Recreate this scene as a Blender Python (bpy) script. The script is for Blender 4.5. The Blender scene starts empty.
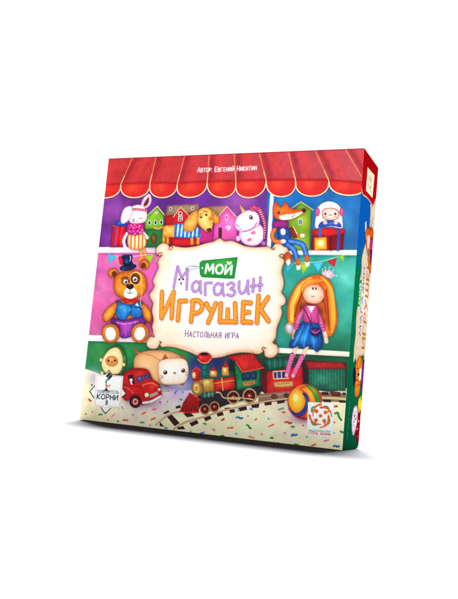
import bpy, math
import numpy as np
from mathutils import Matrix, Vector

# ------------------------------------------------------------------ scale
W = 0.28                 # the box is 28 cm square
D = 0.22 * W             # and 6 cm deep
N = 820                  # print raster per box side (vertices of the printed sheets)

scene = bpy.context.scene
col = scene.collection

# ------------------------------------------------------------------ painter
def homography(src, dst):
    A = []; b = []
    for (x, y), (u, v) in zip(src, dst):
        A.append([x, y, 1, 0, 0, 0, -u*x, -u*y]); b.append(u)
        A.append([0, 0, 0, x, y, 1, -v*x, -v*y]); b.append(v)
    h = np.linalg.solve(np.array(A, float), np.array(b, float))
    return np.append(h, 1).reshape(3, 3)

def catmull(p, closed=True, k=6):
    p = np.asarray(p, float); n = len(p); out = []
    rng = range(n) if closed else range(n-1)
    for i in rng:
        if closed: a, b, c, d = p[i-1], p[i], p[(i+1) % n], p[(i+2) % n]
        else: a, b, c, d = p[max(i-1, 0)], p[i], p[i+1], p[min(i+2, n-1)]
        for t in np.arange(k)/k:
            out.append(.5*((2*b)+(-a+c)*t+(2*a-5*b+4*c-d)*t*t+(-a+3*b-3*c+d)*t**3))
    if not closed: out.append(p[-1])
    return np.array(out)

def Z(ox, oy, pts, s=70):            # points measured in an enlarged window of the cover
    return [(ox+x*s/458, oy+y*s/458) for x, y in pts]

def ell(cx, cy, rx, ry, a=0, n=20, box=None):
    a = math.radians(a); r = []
    for i in range(n):
        t = 2*math.pi*i/n; x, y = rx*math.cos(t), ry*math.sin(t)
        r.append((cx+x*math.cos(a)-y*math.sin(a), cy+x*math.sin(a)+y*math.cos(a)))
    return r

def zell(ox, oy, cx, cy, rx, ry, a=0, s=70):
    f = s/458
    return ell(ox+cx*f, oy+cy*f, rx*f, ry*f, a)

class Sheet:
    """a flat print: colours and part ids on a raster that becomes mesh"""
    def __init__(self, w, h, corners, k):
        self.w, self.h, self.k = w, h, k
        self.c = np.ones((h, w, 3)); self.id = np.zeros((h, w), np.int32)
        self.names = ['background_print']
        self.H = homography(corners, [(0, 0), (w-1, 0), (w-1, h-1), (0, h-1)])
        self.cur = 0; self.rng = np.random.RandomState(5)
    def part(self, name):
        if name not in self.names: self.names.append(name)
        self.cur = self.names.index(name)
    def T(self, pts):
        p = np.asarray(pts, float); q = np.c_[p, np.ones(len(p))] @ self.H.T
        return q[:, :2]/q[:, 2:]
    def window(self, q, pad):
        x0 = max(int(q[:, 0].min()-pad), 0); x1 = min(int(q[:, 0].max()+pad)+2, self.w)
        y0 = max(int(q[:, 1].min()-pad), 0); y1 = min(int(q[:, 1].max()+pad)+2, self.h)
        if x1 <= x0 or y1 <= y0: return None
        X, Y = np.meshgrid(np.arange(x0, x1), np.arange(y0, y1)); return x0, x1, y0, y1, X.astype(float), Y.astype(float)
    def dist(self, q, X, Y, closed):
        d = np.full(X.shape, 1e9); ins = np.zeros(X.shape, bool); n = len(q)
        for i in range(n if closed else n-1):
            ax, ay = q[i]; bx, by = q[(i+1) % n]; ex, ey = bx-ax, by-ay; L = ex*ex+ey*ey+1e-9
            px, py = X-ax, Y-ay
            t = np.clip((px*ex+py*ey)/L, 0, 1)
            d = np.minimum(d, (px-t*ex)**2+(py-t*ey)**2)
            if closed and abs(ey) > 1e-9:
                ins ^= ((Y >= ay) != (Y >= by)) & (X < ax+ex*(Y-ay)/ey)
        d = np.sqrt(d)
        return np.where(ins, -d, d) if closed else d
    def blend(self, wdw, cov, colr, mark=True):
        x0, x1, y0, y1 = wdw[:4]; r = self.c[y0:y1, x0:x1]
        r += (colr-r)*cov[..., None]
        if mark: self.id[y0:y1, x0:x1][cov > .5] = self.cur
    def shape(self, pts, fill, smooth=True, edge=None, ew=2.0, hl=None, ol=None, grad=None, a=1, soft=0, mark=True, tex=0, stripes=None):
        """fill colour; edge = colour it darkens to near its outline over ew; hl = list of (x,y,r,colour,alpha) glows;
        ol = (colour,width) outline; grad = (p0,p1,colour at p1); stripes = (p0,p1,count,colour,duty)"""
        q = self.T(catmull(pts) if smooth else pts); k = self.k
        sh = edge is not None and ew >= 1 and mark and a == 1
        wd = self.window(q, 2+(soft+(ol[1] if ol else 0)+(3 if sh else 0))*k)
        if wd is None: return
        X, Y = wd[4:]; sd = self.dist(q, X, Y, True)
        cov = np.clip(.5-sd, 0, 1) if not soft else np.clip(.5-sd/(soft*k), 0, 1)
        if soft: cov = cov*cov*(3-2*cov)
        if sh:
            g = np.exp(-np.clip(sd, 0, None)/(.9*k))*(sd > -1)*.42
            self.blend(wd, g, np.array(edge)/255.*.45, False)
        C = np.ones(X.shape+(3,))*np.array(fill)/255.
        if grad:
            p = self.T([grad[0], grad[1]]); e = p[1]-p[0]
            t = np.clip(((X-p[0][0])*e[0]+(Y-p[0][1])*e[1])/(e@e), 0, 1)[..., None]
            C = C*(1-t)+np.array(grad[2])/255.*t
        if stripes:
            p = self.T([stripes[0], stripes[1]]); e = p[1]-p[0]
            t = ((X-p[0][0])*e[0]+(Y-p[0][1])*e[1])/(e@e)*stripes[2]
            m = np.clip((np.abs((t % 1)-.5)*2-(1-stripes[4]))*4, 0, 1)[..., None]
            C = C*(1-m)+np.array(stripes[3])/255.*m
        for h in hl or []:
            p = self.T([(h[0], h[1])])[0]; g = np.exp(-((X-p[0])**2+(Y-p[1])**2)/(h[2]*k)**2)[..., None]*h[4]
            C = C*(1-g)+np.array(h[3])/255.*g
        if tex:
            n = self.rng.rand(X.shape[0]//3+2, X.shape[1]//3+2)
            n = n.repeat(3, 0).repeat(3, 1)[:X.shape[0], :X.shape[1]]
            C = C*(1+(n[..., None]-.5)*tex)
        if edge is not None:
            m = np.exp(-np.clip(-sd, 0, None)/(1.3*ew*k))[..., None]*.9
            C = C*(1-m)+np.array(edge)/255.*m
        self.blend(wd, cov*a, C, mark)
        if ol:
            m = np.clip(.5-(np.abs(sd)-ol[1]*k/2), 0, 1)
            self.blend(wd, m, np.array(ol[0])/255., mark)
    def line(self, pts, width, fill, smooth=True, edge=None, taper=None, a=1, soft=0, mark=True, tex=0, hl=None, dash=None):
        q = self.T(catmull(pts, False) if smooth and len(pts) > 2 else pts); k = self.k
        r = width*k/2; wd = self.window(q, r+2+soft*k)
        if wd is None: return
        X, Y = wd[4:]
        if taper is None: d = self.dist(q, X, Y, False)-r
        else:
            d = np.full(X.shape, 1e9); n = len(q)
            for i in range(n-1):
                ax, ay = q[i]; bx, by = q[i+1]; ex, ey = bx-ax, by-ay; L = ex*ex+ey*ey+1e-9
                t = np.clip(((X-ax)*ex+(Y-ay)*ey)/L, 0, 1); rr = (i+t)/(n-1)
                d = np.minimum(d, np.hypot(X-ax-t*ex, Y-ay-t*ey)-r*(1-rr+rr*taper))
        cov = np.clip(.5-d, 0, 1) if not soft else np.clip(.5-d/(soft*k), 0, 1)
        C = np.ones(X.shape+(3,))*np.array(fill)/255.
        if hl is not None:
            m = np.clip(-d/max(r, 1), 0, 1)[..., None]**1.5; C = C*(1-m)+np.array(hl)/255.*m
        if tex:
            n = self.rng.rand(X.shape[0]//3+2, X.shape[1]//3+2).repeat(3, 0).repeat(3, 1)[:X.shape[0], :X.shape[1]]
            C = C*(1+(n[..., None]-.5)*tex)
        if dash:
            t = np.sin((X*dash[2]+Y*dash[3])/(dash[0]*k)*2*math.pi); m = np.clip(t*2, 0, 1)[..., None]
            C = C*(1-m)+np.array(dash[1])/255.*m
        if edge is not None:
            m = np.clip(1+d/(.35*r+.3), 0, 1)[..., None]*.9; C = C*(1-m)+np.array(edge)/255.*m
        self.blend(wd, cov*a, C, mark)
    def glow(self, x, y, r, colr, a=.6, ry=None, only=None):
        p = self.T([(x, y)])[0]; k = self.k; ry = ry or r
        wd = self.window(np.array([p-[2.6*r*k, 2.6*ry*k], p+[2.6*r*k, 2.6*ry*k]]), 0)
        if wd is None: return
        X, Y = wd[4:]; g = np.exp(-((X-p[0])/(r*k))**2-((Y-p[1])/(ry*k))**2)*a
        if only is not None: g = g*(self.id[wd[2]:wd[3], wd[0]:wd[1]] == self.names.index(only))
        self.blend(wd, g, np.array(colr)/255., False)
    def dot(self, x, y, r, colr, ry=None, edge=None, ew=.5, ol=None, hl=None, ang=0, **kw):
        self.shape(ell(x, y, r, ry or r, ang, 14), colr, False, edge=edge, ew=ew, ol=ol, hl=hl, **kw)
    def text(self, s, p0, p1, h, sw, colr, small=None, **kw):
        """letters along p0-p1 (both on the baseline), cap height h, drawn as rounded strokes"""
        q = self.T([p0, p1]); e = q[1]-q[0]; L = np.hypot(*e); e = e/L; up = np.array([e[1], -e[0]])
        small = small or 1; gap = .28
        ws = [GL[c.upper()][0]*(small if c.islower() else 1) for c in s]
        tot = sum(ws)+gap*(len(s)-1); sx = L/tot; x = 0; Hi = np.linalg.inv(self.H)
        for c, w in zip(s, ws):
            f = small if c.islower() else 1
            for st in GL[c.upper()][1]:
                P = np.array([q[0]+e*(x+a*f)*sx+up*(1-b)*h*self.k*f for a, b in st])
                hom = np.c_[P, np.ones(len(P))] @ Hi.T
                P = hom[:, :2]/hom[:, 2:]
                if len(P) == 1: P = np.array([P[0], P[0]+.05])
                self.line(P, sw, colr, smooth=len(st) > 4, **kw)
            x += w+gap

def arc(cx, cy, rx, ry, a0, a1, n=7):
    return [(cx+rx*math.cos(math.radians(a0+(a1-a0)*i/n)), cy+ry*math.sin(math.radians(a0+(a1-a0)*i/n))) for i in range(n+1)]
GL = {
 ' ': (.35, []), ':': (.15, [[(.08, .35)], [(.08, .9)]]),
 'А': (.7, [[(0, 1), (.35, 0), (.7, 1)], [(.13, .65), (.57, .65)]]),
 'В': (.6, [[(0, 1), (0, 0)], [(0, 0), (.3, 0), (.48, .1), (.48, .32), (.3, .45), (0, .46)], [(0, .46), (.35, .48), (.58, .6), (.56, .88), (.35, 1), (0, 1)]]),
 'Г': (.5, [[(0, 1), (0, 0), (.5, 0)]]),
 'Д': (.75, [[(0, 1.15), (0, .95), (.75, .95), (.75, 1.15)], [(.12, .95), (.3, 0), (.62, 0), (.62, .95)]]),
 'Е': (.5, [[(.5, 0), (0, 0), (0, 1), (.5, 1)], [(0, .5), (.42, .5)]]),
 'Ж': (.9, [[(.45, 0), (.45, 1)], [(0, 0), (.42, .5), (0, 1)], [(.9, 0), (.48, .5), (.9, 1)]]),
 'З': (.55, [[(0, .12), (.25, 0), (.5, .12), (.48, .36), (.2, .48)], [(.2, .48), (.52, .6), (.52, .88), (.25, 1), (0, .87)]]),
 'И': (.62, [[(0, 0), (0, 1), (.62, 0), (.62, 1)]]),
 'Й': (.62, [[(0, .05), (0, 1), (.62, .05), (.62, 1)], [(.15, -.3), (.24, -.17), (.31, -.15), (.38, -.17), (.47, -.3)]]),
 'К': (.58, [[(0, 0), (0, 1)], [(.55, 0), (.05, .52), (.58, 1)]]),
 'Л': (.62, [[(0, 1), (.14, .8), (.2, 0), (.62, 0), (.62, 1)]]),
 'М': (.8, [[(0, 1), (.08, 0), (.4, .7), (.72, 0), (.8, 1)]]),
 'Н': (.6, [[(0, 0), (0, 1)], [(.6, 0), (.6, 1)], [(0, .5), (.6, .5)]]),
 'О': (.72, [arc(.36, .5, .36, .5, 0, 360, 12)]),
 'П': (.6, [[(0, 1), (0, 0), (.6, 0), (.6, 1)]]),
 'Р': (.55, [[(0, 1), (0, 0)], [(0, 0), (.35, 0), (.54, .14), (.52, .42), (.32, .55), (0, .55)]]),
 'С': (.6, [arc(.36, .5, .36, .5, -45, -315, 9)]),
 'Т': (.6, [[(0, 0), (.6, 0)], [(.3, 0), (.3, 1)]]),
 'Ь': (.52, [[(0, 0), (0, 1)], [(0, .45), (.3, .45), (.5, .6), (.48, .88), (.3, 1), (0, 1)]]),
 'Я': (.58, [[(.56, 1), (.56, 0)], [(.56, 0), (.2, 0), (.02, .14), (.04, .42), (.22, .55), (.56, .55)], [(.3, .55), (0, 1)]]),
 'Б': (.55, [[(.5, 0), (0, 0), (0, 1)], [(0, .45), (.32, .45), (.54, .6), (.52, .88), (.3, 1), (0, 1)]]),
 '8': (.5, [arc(.25, .26, .2, .25, 0, 360, 10), arc(.25, .76, .25, .26, 0, 360, 10)]),
 'У': (.6, [[(0, 0), (.32, .55)], [(.6, 0), (.15, 1)]]),
 'Ш': (.8, [[(0, 0), (0, 1), (.8, 1), (.8, 0)], [(.4, 0), (.4, 1)]]),
}

F = Sheet(N, N, [(108.2, 159.2), (364.8, 148.2), (342, 450), (79.5, 418.8)], N/270.)

# ================================================================ FRONT
def front():
    S = F
    WHT = (252, 250, 250)
    # --- the room panels of the shop
    S.shape([(100, 150), (275, 150), (267, 250), (90, 250)], (112, 52, 136), False)
    for x, y, r, c, a in [(112, 210, 16, (146, 80, 154), .8), (150, 201, 10, (128, 66, 170), .6), (200, 200, 12, (118, 62, 168), .6), (238, 203, 18, (164, 98, 172), .8),
                          (108, 240, 9, (140, 66, 160), .6), (232, 240, 14, (122, 48, 140), .6), (165, 205, 20, (88, 36, 128), .4)]:
        S.glow(x, y, r, c, a)
    S.shape([(268, 150), (370, 140), (364, 258), (266, 255)], (36, 110, 172), False)
    for x, y, r, c, a in [(340, 222, 20, (70, 146, 192), .75), (280, 200, 12, (40, 140, 200), .6), (352, 245, 12, (44, 100, 160), .8), (305, 203, 16, (30, 112, 190), .6), (345, 205, 12, (50, 130, 200), .6), (359, 220, 5, (30, 105, 175), .5)]:
        S.glow(x, y, r, c, a)
    S.shape([(85, 252), (165, 252), (165, 342), (80, 342)], (214, 106, 166), False)
    for x, y, r, c, a in [(100, 290, 10, (230, 130, 176), .85), (150, 280, 10, (226, 90, 166), .8), (103, 312, 14, (206, 96, 150), .7), (152, 262, 8, (216, 92, 170), .7), (94, 270, 8, (190, 100, 180), .7), (113, 322, 14, (196, 80, 156), .6), (152, 322, 8, (140, 36, 90), .85), (125, 258, 14, (222, 140, 192), .6)]:
        S.glow(x, y, r, c, a)
    S.shape([(270, 253), (365, 253), (360, 356), (262, 356)], (50, 160, 144), False)
    for x, y, r, c, a in [(346, 275, 15, (122, 208, 196), .85), (290, 285, 8, (90, 196, 172), .7), (343, 318, 16, (92, 190, 170), .75), (286, 320, 8, (30, 140, 104), .8), (344, 345, 14, (40, 146, 116), .7), (300, 260, 18, (60, 170, 150), .6), (350, 265, 8, (70, 170, 150), .6)]:
        S.glow(x, y, r, c, a)
    S.shape([(70, 338), (266, 342), (270, 350), (365, 355), (365, 392), (70, 392)], (34, 126, 80), False)
    for x, y, r, c, a in [(98, 352, 13, (68, 138, 74), .85), (118, 360, 9, (60, 160, 80), .6), (130, 350, 10, (50, 150, 76), .7), (176, 353, 14, (56, 160, 70), .8), (196, 366, 10, (40, 56, 128), .95), (190, 380, 12, (84, 76, 160), .8), (218, 362, 14, (34, 44, 104), .95),
                          (258, 362, 20, (20, 96, 66), .9), (330, 360, 30, (30, 110, 74), .7), (250, 380, 20, (40, 40, 60), .8), (300, 380, 25, (60, 30, 34), .7)]:
        S.glow(x, y, r, c, a)
    # --- the cream floor
    S.part('confetti_floor_print')
    S.shape([(70, 374), (95, 372), (118, 386), (150, 392), (200, 390), (240, 392), (290, 386), (330, 392), (370, 390), (370, 470), (60, 440)], (250, 242, 198), True, tex=.03)
    for x, y, r, c, a in [(175, 390, 16, (196, 178, 214), .95), (160, 400, 14, (214, 190, 206), .8), (94, 378, 9, (196, 184, 206), .8), (285, 402, 18, (208, 190, 200), .7), (220, 425, 24, (252, 246, 204), .7), (190, 398, 10, (190, 166, 216), .8), (268, 430, 24, (255, 248, 206), .7), (100, 420, 18, (232, 218, 178), .7), (340, 432, 10, (240, 228, 196), .6), (135, 412, 16, (222, 196, 204), .6), (300, 424, 16, (252, 238, 212), .6)]:
        S.glow(x, y, r, c, a)
    for x, y, rr, ry, c in ((135, 243, 12, 8, (70, 26, 96)), (166, 240, 14, 9, (74, 26, 90)), (212, 240, 16, 8, (110, 30, 110)), (258, 238, 8, 10, (80, 28, 104)), (292, 244, 10, 9, (14, 70, 90)), (318, 244, 14, 8, (22, 60, 110)), (98, 243, 7, 6, (86, 34, 110)), (124, 328, 18, 10, (134, 48, 110)), (310, 300, 20, 26, (32, 120, 104)), (312, 338, 16, 10, (20, 96, 80)), (140, 372, 22, 8, (20, 84, 60)), (330, 372, 24, 10, (20, 60, 52))):
        S.glow(x, y, rr, c, .6, ry=ry)
    # --- shelves
    S.part('shelf_print#1')
    S.shape([(90, 247.8), (172, 247.6), (172, 253.2), (90, 253.4)], (250, 238, 244), False, grad=((130, 247.8), (130, 253.4), (226, 196, 214)))
    S.part('shelf_print#2')
    S.shape([(266, 250), (362, 250.4), (362, 255.6), (266, 254.6)], (255, 250, 240), False, grad=((320, 252), (320, 256), (224, 222, 208)))
    S.part('shelf_divider_print')
    S.shape([(270.2, 190), (274, 190), (270.4, 251), (266.3, 251)], (246, 246, 250), False, edge=(206, 200, 226), ew=.5)
    S.part('shelf_print#3')
    S.shape([(80, 335), (160, 337.6), (160, 343), (80, 341)], (252, 240, 246), False, grad=((110, 336), (110, 342), (230, 208, 216)))
    S.part('shelf_print#4')
    S.shape([(270, 347.6), (360, 352.6), (360, 357.6), (270, 352.6)], (250, 244, 224), False, grad=((310, 351), (310, 356), (226, 222, 200)))
    S.line([(80, 342), (160, 344.2)], 1.4, (12, 90, 70), a=.5, soft=1.5, mark=False)
    S.line([(280, 354.6), (360, 359)], 2.0, (10, 80, 56), a=.6, soft=1.5, mark=False)
    S.line([(92, 254.6), (160, 254.6)], 1.2, (150, 60, 130), a=.5, soft=1.5, mark=False)
    S.line([(285, 256.6), (360, 257)], 1.2, (20, 110, 100), a=.5, soft=1.5, mark=False)
    # --- awning
    S.part('awning_print')
    J = [(90, 187), (120.1, 185.2), (149.3, 183.9), (176.7, 184.4), (206.7, 182.6), (235.5, 182), (265.9, 180.8), (295.5, 180.8), (328.9, 180.8), (365.5, 184)]
    Bt = [(104.5, 198.6), (134, 198.2), (161.1, 198.2), (189.6, 197.9), (221.6, 197.9), (248.7, 198), (281, 197), (311.7, 196.4), (347.6, 195.4)]
    Tp = [(100, 159), (131.8, 158.6), (155.5, 157.2), (184, 156.4), (208.8, 155.1), (233.8, 154), (258.9, 152.9), (288, 151.6), (315.2, 150.2), (345.8, 149.4)]
    S.shape([(98, 150), (370, 140), (366, 185), (329, 181), (296, 181), (236, 183), (177, 185), (120, 186), (95, 187)], (186, 58, 60), False, grad=((160, 160), (350, 165), (190, 82, 90)))
    for i in range(9):
        a, b, m = J[i], J[i+1], Bt[i]; dx = b[0]-a[0]
        mx, my = (a[0]+b[0])/2, (a[1]+b[1])/2
        lip = [(mx-dx/2*math.cos(math.pi*q/12)+(m[0]-mx)*math.sin(math.pi*q/12), a[1]+(b[1]-a[1])*q/12+(m[1]-my)*math.sin(math.pi*q/12)**.72) for q in range(13)]
        S.shape(list(catmull(lip, False, 4))+[(b[0], b[1]-2), (a[0], a[1]-2)], (206, 48, 46), False, hl=[((a[0]+b[0])/2-3, a[1]+3.5, 7, (232, 100, 62), .6), (m[0], m[1]-2, 6, (210, 44, 50), .5)])
        S.line(lip, 2.2, (120, 14, 40), a=.35, soft=1, mark=False)
        S.line(lip, 1.1, (255, 228, 176))
    for i in range(10):                      # soft folds of the cloth between the seams
        t, b = Tp[i], J[i]
        S.line([(t[0]+4, t[1]-1), (b[0]+3.6, b[1]-5)], 5, (140, 26, 46), a=.48, soft=4.5, mark=False)
        S.line([(t[0]+13, t[1]-1), (b[0]+14, b[1]-3)], 7, (216, 66, 68), a=.5, soft=6, mark=False)
    for i in range(9):
        S.line([(J[i][0], J[i][1]-.8), (J[i+1][0], J[i+1][1]-.8)], 1.6, (140, 20, 34), a=.7, soft=2.6, mark=False)
    for i in range(1, 9):
        S.line([Tp[i], J[i]], .9, (214, 136, 90)); S.line([((Tp[i][0]+J[i][0]*2)/3, (Tp[i][1]+J[i][1]*2)/3), J[i]], .9, (246, 196, 130))
    S.line([Tp[9], (361.6, 176.4)], .9, (214, 136, 90))
    S.line([(100, 159.6), (370, 148.2)], 1.0, (120, 16, 30), a=.6, soft=1, mark=False)
    S.part('author_line')
    S.text('Автор:', (196.8, 172.6), (211.6, 172.2), 4.8, .72, (250, 232, 232), small=.8)
    S.text('Евгений', (214.4, 172.1), (233.6, 171.2), 4.8, .72, (250, 232, 232), small=.78)
    S.text('Никитин', (236.6, 171.2), (256.2, 170.2), 4.8, .72, (250, 232, 232), small=.78)

    # ---------------------------------------------------------- top left shelf
    o = (100, 190)
    S.part('gift_box_print')
    S.shape(Z(*o, [(82, 238), (168, 232), (165, 376), (66, 378)]), (186, 24, 44), False, edge=(120, 10, 40), ew=1, stripes=(Z(*o, [(78, 300)])[0], Z(*o, [(168, 300)])[0], 3, (222, 54, 50), .5))
    S.line(Z(*o, [(105, 238), (92, 376)]), 1.6, (120, 70, 150)); S.line(Z(*o, [(80, 240), (168, 234)]), 1, (230, 80, 60))
    S.shape(Z(*o, [(92, 232), (100, 212), (130, 206), (150, 220), (172, 226), (166, 240), (120, 240)]), (34, 84, 176), edge=(20, 40, 110), ew=.7, hl=[(119, 223, 2, (90, 150, 230), .7)])
    S.part('green_toy_house_print')
    S.shape(Z(*o, [(288, 195), (372, 116), (418, 180), (412, 245), (420, 376), (292, 378)]), (128, 178, 48), False, edge=(60, 110, 40), ew=1, hl=[(153, 212, 4, (176, 210, 70), .8)])
    S.shape(Z(*o, [(292, 262), (412, 250), (420, 376), (294, 378)]), (40, 130, 66), False, edge=(20, 84, 50), ew=1.2, hl=[(150, 236, 3, (80, 160, 70), .5)])
    S.line(Z(*o, [(280, 196), (372, 110), (426, 178)]), 1.3, (206, 206, 140), smooth=False, edge=(150, 130, 70))
    for x, y in [(320, 216), (360, 214), (398, 212)]:
        S.shape(Z(*o, [(x-11, y+16), (x-11, y-8), (x, y-18), (x+11, y-8), (x+11, y+16)]), (206, 214, 200), False)
        S.shape(Z(*o, [(x-6, y+13), (x-6, y-6), (x, y-12), (x+6, y-6), (x+6, y+13)]), (44, 60, 80), False)
    S.shape(zell(*o, 350, 322, 22, 36), (120, 84, 40), edge=(66, 44, 30), ew=.8, hl=[(152.5, 238, 2, (170, 130, 60), .7)])
    S.dot(*Z(*o, [(361, 150)])[0], 1, (236, 170, 190)); S.dot(*Z(*o, [(372, 150)])[0], 1, (236, 170, 190)); S.dot(*Z(*o, [(367, 157)])[0], 1, (236, 170, 190))
    S.line(Z(*o, [(350, 250), (380, 256), (410, 244)]), 2, (224, 170, 90), edge=(180, 110, 40))
    # houses behind the dog
    o = (160, 190)
    S.part('red_toy_house_print')
    S.shape(Z(*o, [(28, 168), (255, 150), (262, 370), (30, 374)]), (184, 32, 42), False, edge=(120, 16, 30), ew=1.2)
    S.shape(Z(*o, [(44, 104), (250, 94), (256, 148), (34, 172)]), (160, 132, 110), False, edge=(120, 84, 70), ew=.8, stripes=(Z(*o, [(44, 130)])[0], Z(*o, [(250, 130)])[0], 14, (136, 106, 92), .3))
    S.shape(Z(*o, [(92, 176), (132, 120), (182, 170), (182, 240), (92, 240)]), (206, 36, 44), False, hl=[(180, 214, 3, (226, 56, 50), .6)])
    S.line(Z(*o, [(84, 180), (132, 116), (188, 172)]), 1, (216, 176, 130), smooth=False)
    S.shape(Z(*o, [(116, 166), (118, 150), (130, 142), (142, 150), (144, 164)]), (236, 226, 220), False); S.shape(Z(*o, [(121, 162), (123, 152), (130, 147), (138, 152), (139, 161)]), (60, 40, 66), False)
    S.shape(Z(*o, [(116, 172), (144, 170), (144, 206), (116, 208)]), (236, 226, 220), False); S.shape(Z(*o, [(121, 177), (139, 175), (139, 206), (121, 206)]), (60, 40, 66), False)
    S.line(Z(*o, [(130, 172), (130, 206)]), .6, (240, 230, 220)); S.line(Z(*o, [(118, 190), (142, 189)]), .5, (240, 230, 220))
    for x, y in [(66, 126), (210, 122)]:
        S.shape(Z(*o, [(x-8, y-10), (x+8, y-11), (x+8, y+12), (x-8, y+13)]), (224, 216, 200), False); S.shape(Z(*o, [(x-4, y-6), (x+4, y-6), (x+4, y+9), (x-4, y+9)]), (90, 70, 70), False)
    S.shape(Z(*o, [(72, 320), (210, 316), (262, 340), (262, 372), (74, 372)]), (210, 34, 46), False, edge=(130, 16, 50), ew=1)
    S.part('pink_toy_house_print')
    S.shape(Z(*o, [(300, 112), (440, 104), (436, 150), (362, 206), (320, 150)]), (176, 140, 112), False, edge=(130, 92, 76), ew=.8, stripes=(Z(*o, [(310, 130)])[0], Z(*o, [(440, 130)])[0], 9, (150, 116, 96), .3))
    S.shape(Z(*o, [(250, 250), (356, 250), (352, 345), (255, 350)]), (196, 54, 140), False, edge=(150, 30, 110), ew=1.2)
    S.shape(Z(*o, [(352, 215), (436, 116), (505, 190), (500, 345), (346, 345)]), (226, 100, 172), False, edge=(190, 60, 150), ew=1.2, hl=[(228, 224, 6, (238, 128, 186), .8)])
    S.line(Z(*o, [(348, 214), (436, 110), (508, 192)]), 1.2, (222, 186, 140), smooth=False, edge=(170, 120, 90))
    S.shape(Z(*o, [(380, 250), (402, 248), (402, 316), (380, 318)]), (96, 46, 50), False, edge=(60, 20, 40), ew=.5)
    S.shape(Z(*o, [(425, 166), (442, 165), (442, 200), (425, 201)]), (238, 214, 222), False); S.shape(Z(*o, [(430, 171), (438, 170), (438, 196), (430, 196)]), (110, 50, 90), False)
    for x, y in [(438, 246), (452, 246)]: S.dot(*Z(*o, [(x, y)])[0], 1.6, (250, 190, 214))
    S.shape(Z(*o, [(428, 250), (462, 250), (446, 272)]), (250, 190, 214), False)
    # dog
    S.part('dog_print')
    for x in (22, 46, 206, 246): S.line(Z(*o, [(x, 290), (x, 352)]), 3.4, (232, 160, 70), edge=(160, 84, 30))
    S.shape(Z(*o, [(14, 270), (24, 240), (60, 234), (100, 240), (104, 306), (60, 312), (22, 306)]), (240, 176, 84), edge=(186, 104, 36), ew=1.3, hl=[(169, 230, 3.5, (250, 206, 120), .8)])
    S.part('dog_print/sweater')
    S.shape(Z(*o, [(92, 226), (180, 220), (262, 250), (264, 312), (180, 318), (90, 312)]), (44, 132, 206), False, edge=(20, 80, 160), ew=.8, stripes=(Z(*o, [(88, 270)])[0], Z(*o, [(266, 270)])[0], 7, (240, 246, 252), .5))
    S.part('dog_print')
    S.shape(Z(*o, [(330, 128), (368, 160), (388, 200), (366, 228), (342, 206), (328, 160)]), (232, 164, 70), edge=(170, 94, 36), ew=1.2, hl=[(215.5, 218, 2.5, (246, 196, 100), .7)])
    S.shape(Z(*o, [(238, 150), (286, 118), (328, 134), (346, 190), (342, 236), (328, 276), (300, 274), (262, 244), (238, 206)]), (248, 200, 112), edge=(196, 118, 46), ew=1.3, hl=[(203, 222, 4, (255, 224, 150), .9), (210.5, 219, 2.5, (200, 110, 40), .8)])
    S.shape(Z(*o, [(240, 136), (196, 160), (160, 210), (148, 252), (172, 276), (212, 272), (238, 232), (246, 180)]), (238, 176, 88), edge=(190, 112, 42), ew=1.6, hl=[(189, 222, 4, (248, 202, 120), .8)])
    S.part('dog_print/nose'); S.shape(zell(*o, 318, 264, 15, 13), (92, 40, 26), edge=(50, 20, 20), ew=.5, hl=[(208, 229.6, .8, (190, 120, 100), .8)])
    S.part('dog_print')
    for x, y in [(265, 180), (300, 165)]: S.dot(*Z(*o, [(x, y)])[0], 1.3, (70, 34, 20)); S.dot(*Z(*o, [(x-2, y-3)])[0], .4, WHT)
    S.line(Z(*o, [(256, 164), (272, 158)]), .8, (130, 66, 30)); S.line(Z(*o, [(284, 142), (306, 146)]), .9, (120, 60, 30))
    S.line(Z(*o, [(322, 278), (308, 284), (290, 276)]), .7, (130, 60, 30))
    # unicorn
    o = (220, 190)
    S.part('unicorn_print')
    S.shape(zell(*o, 206, 290, 84, 80), (248, 240, 246), edge=(196, 140, 180), ew=1.6, hl=[(250, 232, 6, (255, 255, 255), .9)])
    S.shape(Z(*o, [(94, 226), (112, 178), (160, 142), (206, 134), (246, 160), (258, 206), (240, 238), (196, 262), (144, 276), (108, 262)]), (250, 244, 248), edge=(206, 150, 190), ew=1.4, hl=[(242, 217, 7, (255, 255, 255), .9), (237, 226, 2.5, (246, 196, 214), .6)])
    S.part('unicorn_print/mane')
    S.line(Z(*o, [(210, 124), (250, 130), (278, 180), (292, 240), (288, 320)]), 5.6, (176, 56, 108), edge=(110, 26, 80), taper=.45, dash=(2.4, (236, 170, 160), .3, 1))
    S.shape(zell(*o, 228, 122, 26, 16, 20), (210, 80, 140), edge=(150, 40, 100), ew=.8, hl=[(254, 207, 1.5, (246, 150, 180), .7)])
    S.part('unicorn_print/horn')
    S.shape(Z(*o, [(124, 94), (164, 138), (142, 156)]), (250, 206, 120), False, edge=(190, 120, 60), ew=.4, stripes=(Z(*o, [(124, 94)])[0], Z(*o, [(154, 148)])[0], 5, (206, 120, 90), .4))
    S.part('unicorn_print')
    S.shape(zell(*o, 200, 182, 12, 15, -20), (120, 60, 50), edge=(60, 30, 40), ew=.5); S.dot(*Z(*o, [(197, 177)])[0], .6, WHT)
    S.shape(zell(*o, 216, 192, 8, 8), (244, 160, 190), a=.7)
    for x, y in [(110, 232), (124, 240)]: S.dot(*Z(*o, [(x, y)])[0], .6, (120, 60, 90))
    S.line(Z(*o, [(118, 258), (130, 262), (138, 254)]), .5, (150, 80, 110)); S.line(Z(*o, [(150, 276), (210, 258), (238, 216)]), 1.0, (206, 90, 150))
    for x, y in [(215, 284), (190, 330)]:
        S.shape(zell(*o, x-6, y, 9, 12, 25), (222, 120, 166)); S.shape(zell(*o, x+6, y-3, 9, 12, -10), (222, 120, 166))
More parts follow.
